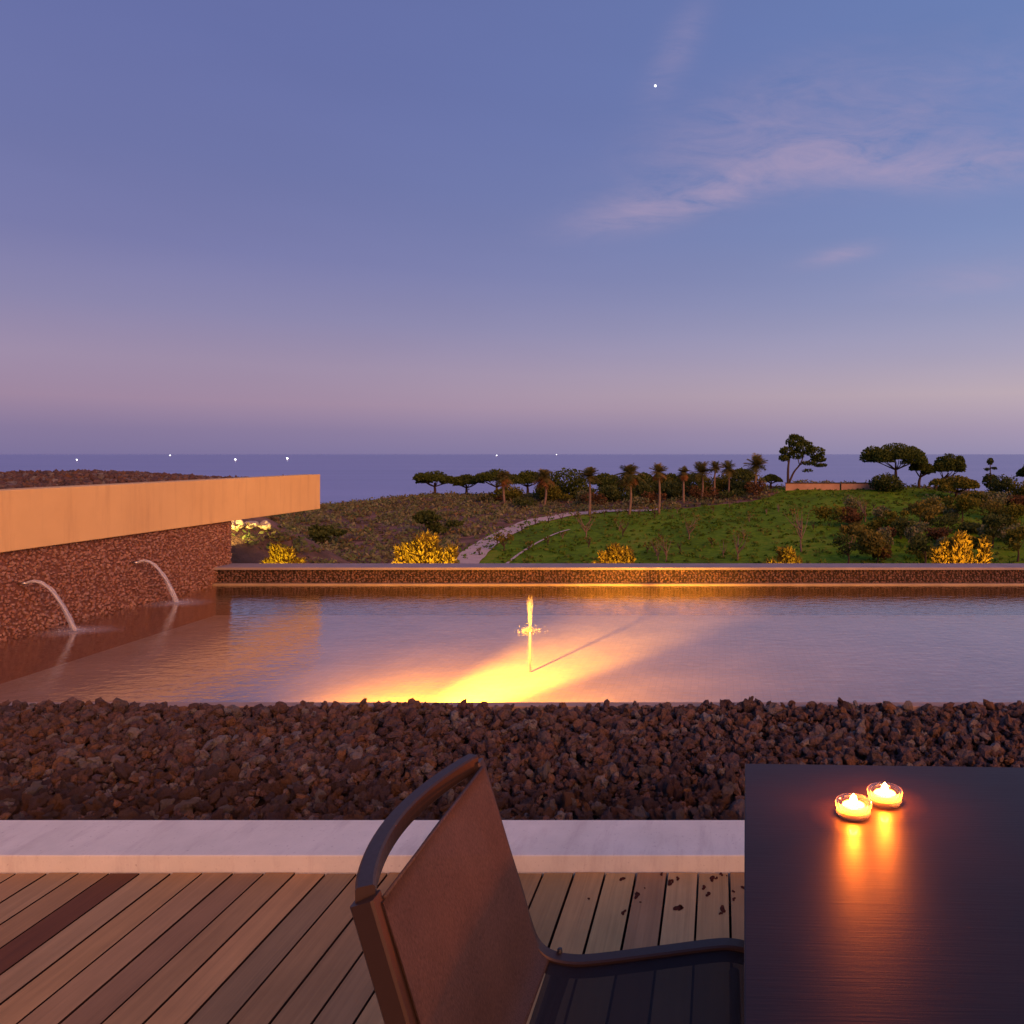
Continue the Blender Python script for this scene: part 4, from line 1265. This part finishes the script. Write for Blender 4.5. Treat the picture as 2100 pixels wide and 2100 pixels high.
# ------------------------------------------------------------------ fishing boats on the sea
M_hull = pmat('white_hull', .5, (.5, .5, .52, 1))[0]
M_cabin = pmat('cabin_paint', .5, (.35, .36, .4, 1))[0]
M_boatlamp = emit('deck_lamp', (1, .98, 1.0), 9)
def boat(px, p, L, lr, label):
    y = (CAM_H + 42) * F / p
    x = (px * 2100 / 1932 - PX) / F * y
    lr *= 1.4
    e = empty('fishing_boat', (x, y, -42))
    V, Fc = [], []
    secs = 9
    for i in range(secs):
        t = i / (secs - 1); hx = (t - .5) * L
        wb = L * .13 * (1 - abs(2 * t - 1) ** 2.6 * (.95 if t > .5 else .4))
        sh = L * .10 * (1 + .8 * max(0, t - .6))
        V += [(hx, -wb, sh), (hx, -wb * .6, -.3), (hx, wb * .6, -.3), (hx, wb, sh)]
    for i in range(secs - 1):
        for k in range(4):
            a, b_ = i * 4 + k, i * 4 + (k + 1) % 4
            Fc.append((a, b_, b_ + 4, a + 4))
    Fc += [(0, 1, 2, 3), tuple(range((secs - 1) * 4, secs * 4))[::-1]]
    link('hull', mesh_py('hull', V, Fc, False), M_hull, e)
    bm = bmesh.new(); box_bm(bm, -L * .28, -L * .05, -L * .08, L * .08, L * .08, L * .22, L * .01)
    link('cabin', bm_mesh('cabin', bm), M_cabin, e)
    v, f = sweep_data([(0, 0, L * .08), (0, 0, L * .36)], [L * .012, L * .008], 8)
    link('mast', mesh_py('mast', v, f), M_cabin, e)
    v, f = ico(2)
    link('deck_lamp', mesh_np('deck_lamp', v * lr, f, None, True), M_boatlamp, e, (0, 0, L * .36 + lr))
    tag(e, label, 'boat', 'fishing boats with lamps on the sea')
for (px, p, L, lr, lab) in [(145, 14.7, 16, 2.3, 'leftmost lamp lit boat on the sea above the rock covered roof'), (321, 5.0, 34, 5.0, 'faint lit boat close under the horizon above the roof'),
                            (444, 14.7, 18, 2.8, 'bright lit boat on the sea, left one of the pair above the parapet end'), (542, 12.6, 20, 3.6, 'brightest lit boat on the sea, right one of the pair above the parapet end'),
                            (937, 5.2, 34, 4.6, 'faint lit boat near the horizon above the umbrella pines'), (1050, 3.0, 50, 5.5, 'faintest lit boat right on the horizon near the picture centre')]:
    boat(px, p, L, lr, lab)

# ------------------------------------------------------------------ sling chair
def frame_metal():
    m, n, b = pmat('bronze_grey_frame', .42, (.060, .036, .028, 1), .5, .45)
    nz = n.noise(coords(n), 120, 4, .6)
    n.put(b.inputs['Roughness'], n.m('ADD', n.m('MULTIPLY', nz, .2), .34))
    return m
M_frame = frame_metal()
def sling_mat(name, col, see):
    m = bpy.data.materials.new(name); m.use_nodes = True
    m.node_tree.nodes.clear(); n = NT(m.node_tree)
    co = coords(n)
    w1 = n.new('ShaderNodeTexWave', bands_direction='Y'); n.put(w1.inputs[0], co); w1.inputs['Scale'].default_value = 220
    w2 = n.new('ShaderNodeTexWave', bands_direction='Z'); n.put(w2.inputs[0], co); w2.inputs['Scale'].default_value = 220
    wv_ = n.m('MULTIPLY', w1.outputs['Fac'], w2.outputs['Fac'])
    nz = n.m('ADD', n.m('MULTIPLY', n.noise(co, 9, 4, .6), .3), n.m('MULTIPLY', n.noise(n.mapping(co, scale=(1, 1, .25)), 420, 2, .5), .7))
    c = n.ramp(nz, [(.35, g([q * .62 for q in col])), (.65, g([q * 1.3 for q in col]))])
    d = n.new('ShaderNodeBsdfPrincipled'); n.put(d.inputs['Base Color'], c); d.inputs['Roughness'].default_value = .6; d.inputs['Specular IOR Level'].default_value = .3
    n.put(d.inputs['Normal'], n.bump(wv_, .25, .001))
    tr = n.new('ShaderNodeBsdfTransparent')
    mx = n.new('ShaderNodeMixShader'); mx.inputs[0].default_value = see
    n.put(mx.inputs[1], d.outputs[0]); n.put(mx.inputs[2], tr.outputs[0])
    n.put(n.new('ShaderNodeOutputMaterial').inputs[0], mx.outputs[0])
    return m
M_sling_b = sling_mat('brown_mesh_back', (.085, .052, .042), .10)
M_sling_s = sling_mat('dark_mesh_seat', (.018, .014, .017), .30)
YN, YF = 1.075, 1.548
ch = empty('sling_chair', (-.2, 1.31, 0))
tag(ch, 'brown mesh sling chair with dark metal frame pushed up to the table', 'chair')
def cadd(name, me, mat, par=ch):
    o = link(name, me, mat, par)
    o.matrix_parent_inverse = Matrix.Translation(-Vector(ch.location))
    return o
post = [(-.497, .856), (-.470, .765), (-.440, .665), (-.415, .585), (-.398, .525), (-.380, .482), (-.350, .456), (-.305, .445), (-.25, .446), (-.12, .462), (-.01, .476), (.03, .476), (.065, .466), (.085, .447)]
for yk in (YN, YF):
    pts = smooth_path([(x, yk, z) for x, z in post], 5)
    v, f = sweep_data(pts, 0, 8, flat=(.030, .034, (0, 1, 0)))
    cadd('side_frame', mesh_py('side_frame', v, f, False), M_frame)
    v, f = sweep_data(smooth_path([(.085, yk, .447), (.096, yk, .40), (.105, yk, .2), (.115, yk, .004)], 4), 0, 8, flat=(.028, .030, (0, 1, 0)))
    cadd('leg', mesh_py('leg', v, f, False), M_frame)
    v, f = sweep_data(smooth_path([(-.315, yk, .432), (-.345, yk, .34), (-.39, yk, .17), (-.44, yk, .004)], 4), 0, 8, flat=(.028, .030, (0, 1, 0)))
    cadd('leg', mesh_py('leg', v, f, False), M_frame)
# bowed top rail
rl = []
for i in range(25):
    t = i / 24
    rl.append((-.497 - .052 * math.sin(math.pi * t) ** .85, YN + (YF - YN) * t, .856 - .004 * math.sin(math.pi * t)))
v, f = sweep_data(rl, 0, 8, flat=(.034, .026, (0, 0, 1)))
cadd('top_rail', mesh_py('top_rail', v, f, False), M_frame)
v, f = sweep_data([(-.33, YN, .425), (-.33, YF, .425)], .011, 10); cadd('cross_bar', mesh_py('cross_bar', v, f), M_frame)
v, f = sweep_data([(.03, YN, .432), (.03, YF, .432)], .011, 10); cadd('cross_bar', mesh_py('cross_bar', v, f), M_frame)
v, f = sweep_data([(-.325, YF + .012, .455), (-.325, YF + .012, .472)], [.006, .005], 10); cadd('stacking_stud', mesh_py('stacking_stud', v, f), M_blackmetal)
def sheet(name, prof, mat, sag):
    prof = [(p.x, p.z) for p in smooth_path([(x, 0, z) for x, z in prof], 4)]
    ny = 13; V, Fc = [], []
    for lay in (0, 1):
        for i, (x, z) in enumerate(prof):
            a = prof[max(i - 1, 0)]; b_ = prof[min(i + 1, len(prof) - 1)]
            tx, tzv = b_[0] - a[0], b_[1] - a[1]; L = math.hypot(tx, tzv); nx, nz_ = -tzv / L, tx / L
            for k in range(ny):
                t = k / (ny - 1); sg = sag * math.sin(math.pi * t) + lay * .0022
                y = YN + .004 + (YF - YN - .008) * t
                V.append((x - abs(nx) * 0 + (nx if nx < 0 else -nx) * 0 - sg * abs(nx), y, z - sg * abs(nz_)))
    n1 = len(prof) * ny
    for lay in (0, 1):
        for i in range(len(prof) - 1):
            for k in range(ny - 1):
                a = lay * n1 + i * ny + k
                q = (a, a + 1, a + ny + 1, a + ny)
                Fc.append(q if lay == 0 else q[::-1])
    for k in range(ny - 1):
        for row in (0, len(prof) - 1):
            a = row * ny + k
            Fc.append((a, a + 1, a + 1 + n1, a + n1))
    cadd(name, mesh_py(name, V, Fc), mat)
sheet('back_sling', [(-.474, .848), (-.445, .757), (-.416, .66), (-.392, .58), (-.377, .522), (-.362, .486), (-.340, .466)], M_sling_b, .010)
sheet('seat_sling', [(-.340, .464), (-.30, .455), (-.25, .456), (-.12, .472), (-.01, .486), (.03, .486), (.07, .474), (.088, .452)], M_sling_s, .014)

v, f = sweep_data([(-.476, YN + .012, .8505), (-.476, YF - .012, .8505)], .0032, 8); cadd('hem', mesh_py('hem', v, f), M_sling_b)

# ------------------------------------------------------------------ table and candles
def table_mat():
    m, n, b = pmat('dark_table_top', .3, (.016, .015, .019, 1), .2)
    co = coords(n)
    gr = n.noise(n.mapping(co, scale=(9, 240, 1)), 1.0, 5, .6)
    sm = n.noise(co, 3.2, 5, .6)
    n.put(b.inputs['Base Color'], n.ramp(sm, [(.3, (.013, .009, .012, 1)), (.7, (.024, .014, .017, 1))]))
    n.put(b.inputs['Roughness'], n.m('ADD', n.m('MULTIPLY', gr, .12), n.m('ADD', n.m('MULTIPLY', sm, .16), .27)))
    n.put(b.inputs['Normal'], n.bump(gr, .22, .0012))
    b.inputs['Coat Weight'].default_value = .06
    b.inputs['Coat Roughness'].default_value = .10
    return m
M_table = table_mat()
TH = .74
tb = empty('dining_table', (1.019, 1.268, 0), R(-2.0))
tag(tb, 'dark square edged dining table in the lower right corner', 'table')
def tadd(name, x0, x1, y0, y1, z0, z1, bev=.002, mat=M_table):
    bm = bmesh.new(); box_bm(bm, x0, x1, y0, y1, z0, z1, bev)
    return link(name, bm_mesh(name, bm), mat, tb)
tadd('table_top', -.977, .973, -.50, .530, TH - .028, TH, .0025)
for sx in (-1, 1):
    for sy in (-1, 1):
        tadd('leg', sx * .90 - .03, sx * .90 + .03, sy * .44 - .03, sy * .44 + .03, 0.002, TH - .029, .003, M_frame)
    tadd('apron', sx * .90 - .012, sx * .90 + .012, -.408, .408, TH - .09, TH - .0295, .002, M_frame)
for sy in (-1, 1):
    tadd('apron', -.868, .868, sy * .44 - .012, sy * .44 + .012, TH - .09, TH - .0295, .002, M_frame)

def glass_mat():
    m = bpy.data.materials.new('clear_glass'); m.use_nodes = True
    m.node_tree.nodes.clear(); n = NT(m.node_tree)
    lw_ = n.new('ShaderNodeLayerWeight'); lw_.inputs[0].default_value = .45
    tr = n.new('ShaderNodeBsdfTransparent'); tr.inputs[0].default_value = (.97, .95, .92, 1)
    gl = n.new('ShaderNodeBsdfGlossy'); gl.inputs['Roughness'].default_value = .08
    tl = n.new('ShaderNodeBsdfTranslucent'); tl.inputs[0].default_value = (.9, .85, .8, 1)
    m0 = n.new('ShaderNodeMixShader'); m0.inputs[0].default_value = .45
    n.put(m0.inputs[1], gl.outputs[0]); n.put(m0.inputs[2], tl.outputs[0])
    mx = n.new('ShaderNodeMixShader'); n.put(mx.inputs[0], n.m('ADD', n.m('MULTIPLY', lw_.outputs['Facing'], .8), .10, clamp=True))
    n.put(mx.inputs[1], tr.outputs[0]); n.put(mx.inputs[2], m0.outputs[0])
    n.put(n.new('ShaderNodeOutputMaterial').inputs[0], mx.outputs[0])
    return m
M_glass = glass_mat()
def wax_mat():
    m, n, b = pmat('candle_wax', .5, (.85, .75, .6, 1))
    b.inputs['Subsurface Weight'].default_value = .0
    return m
M_wax = wax_mat()
M_flame = emit('flame', (1.0, .56, .17), 30)
M_wick = pmat('wick', .9, (.01, .01, .01, 1))[0]
def candle(x, y, lab):
    e = empty('candle_holder', (x, y, TH + .0005))
    tag(e, lab, 'candle', 'tealight candles in glass holders on the table')
    prof = [(.0, 0), (.030, 0), (.0335, .001), (.0355, .004), (.0350, .0085), (.0335, .0105), (.0350, .0125), (.0368, .018), (.0372, .0235), (.0362, .0262), (.0335, .0268), (.0312, .0255), (.0300, .020), (.0285, .010), (.026, .0065), (0, .006)]
    link('glass', lathe('glass', prof, 40), M_glass, e)
    link('candle', lathe('candle', [(0, .0068), (.0235, .0068), (.0240, .0075), (.0240, .0175), (.0232, .0185), (.0215, .0178), (0, .0172)], 28), M_wax, e)
    v, f = sweep_data([(0, 0, .0165), (.0008, 0, .021), (.0014, 0, .025)], .0007, 6)
    link('wick', mesh_py('wick', v, f), M_wick, e)
    link('flame', lathe('flame', [(0, .0195), (.0040, .0215), (.0070, .0255), (.0078, .029), (.0062, .0335), (.0032, .038), (0, .042)], 16), M_flame, e)
    lo = bpy.data.objects.new('light', bpy.data.lights.new('light', 'POINT'))
    C.objects.link(lo); lo.parent = e; lo.location = (0, 0, .034)
    lo.data.energy = 17; lo.data.color = (1.0, .16, .010); lo.data.shadow_soft_size = .008
    return e
candle(.276, 1.574, 'nearer lit tealight in clear ridged glass, left one on the table')
candle(.352, 1.628, 'farther lit tealight in clear ridged glass, right one on the table')
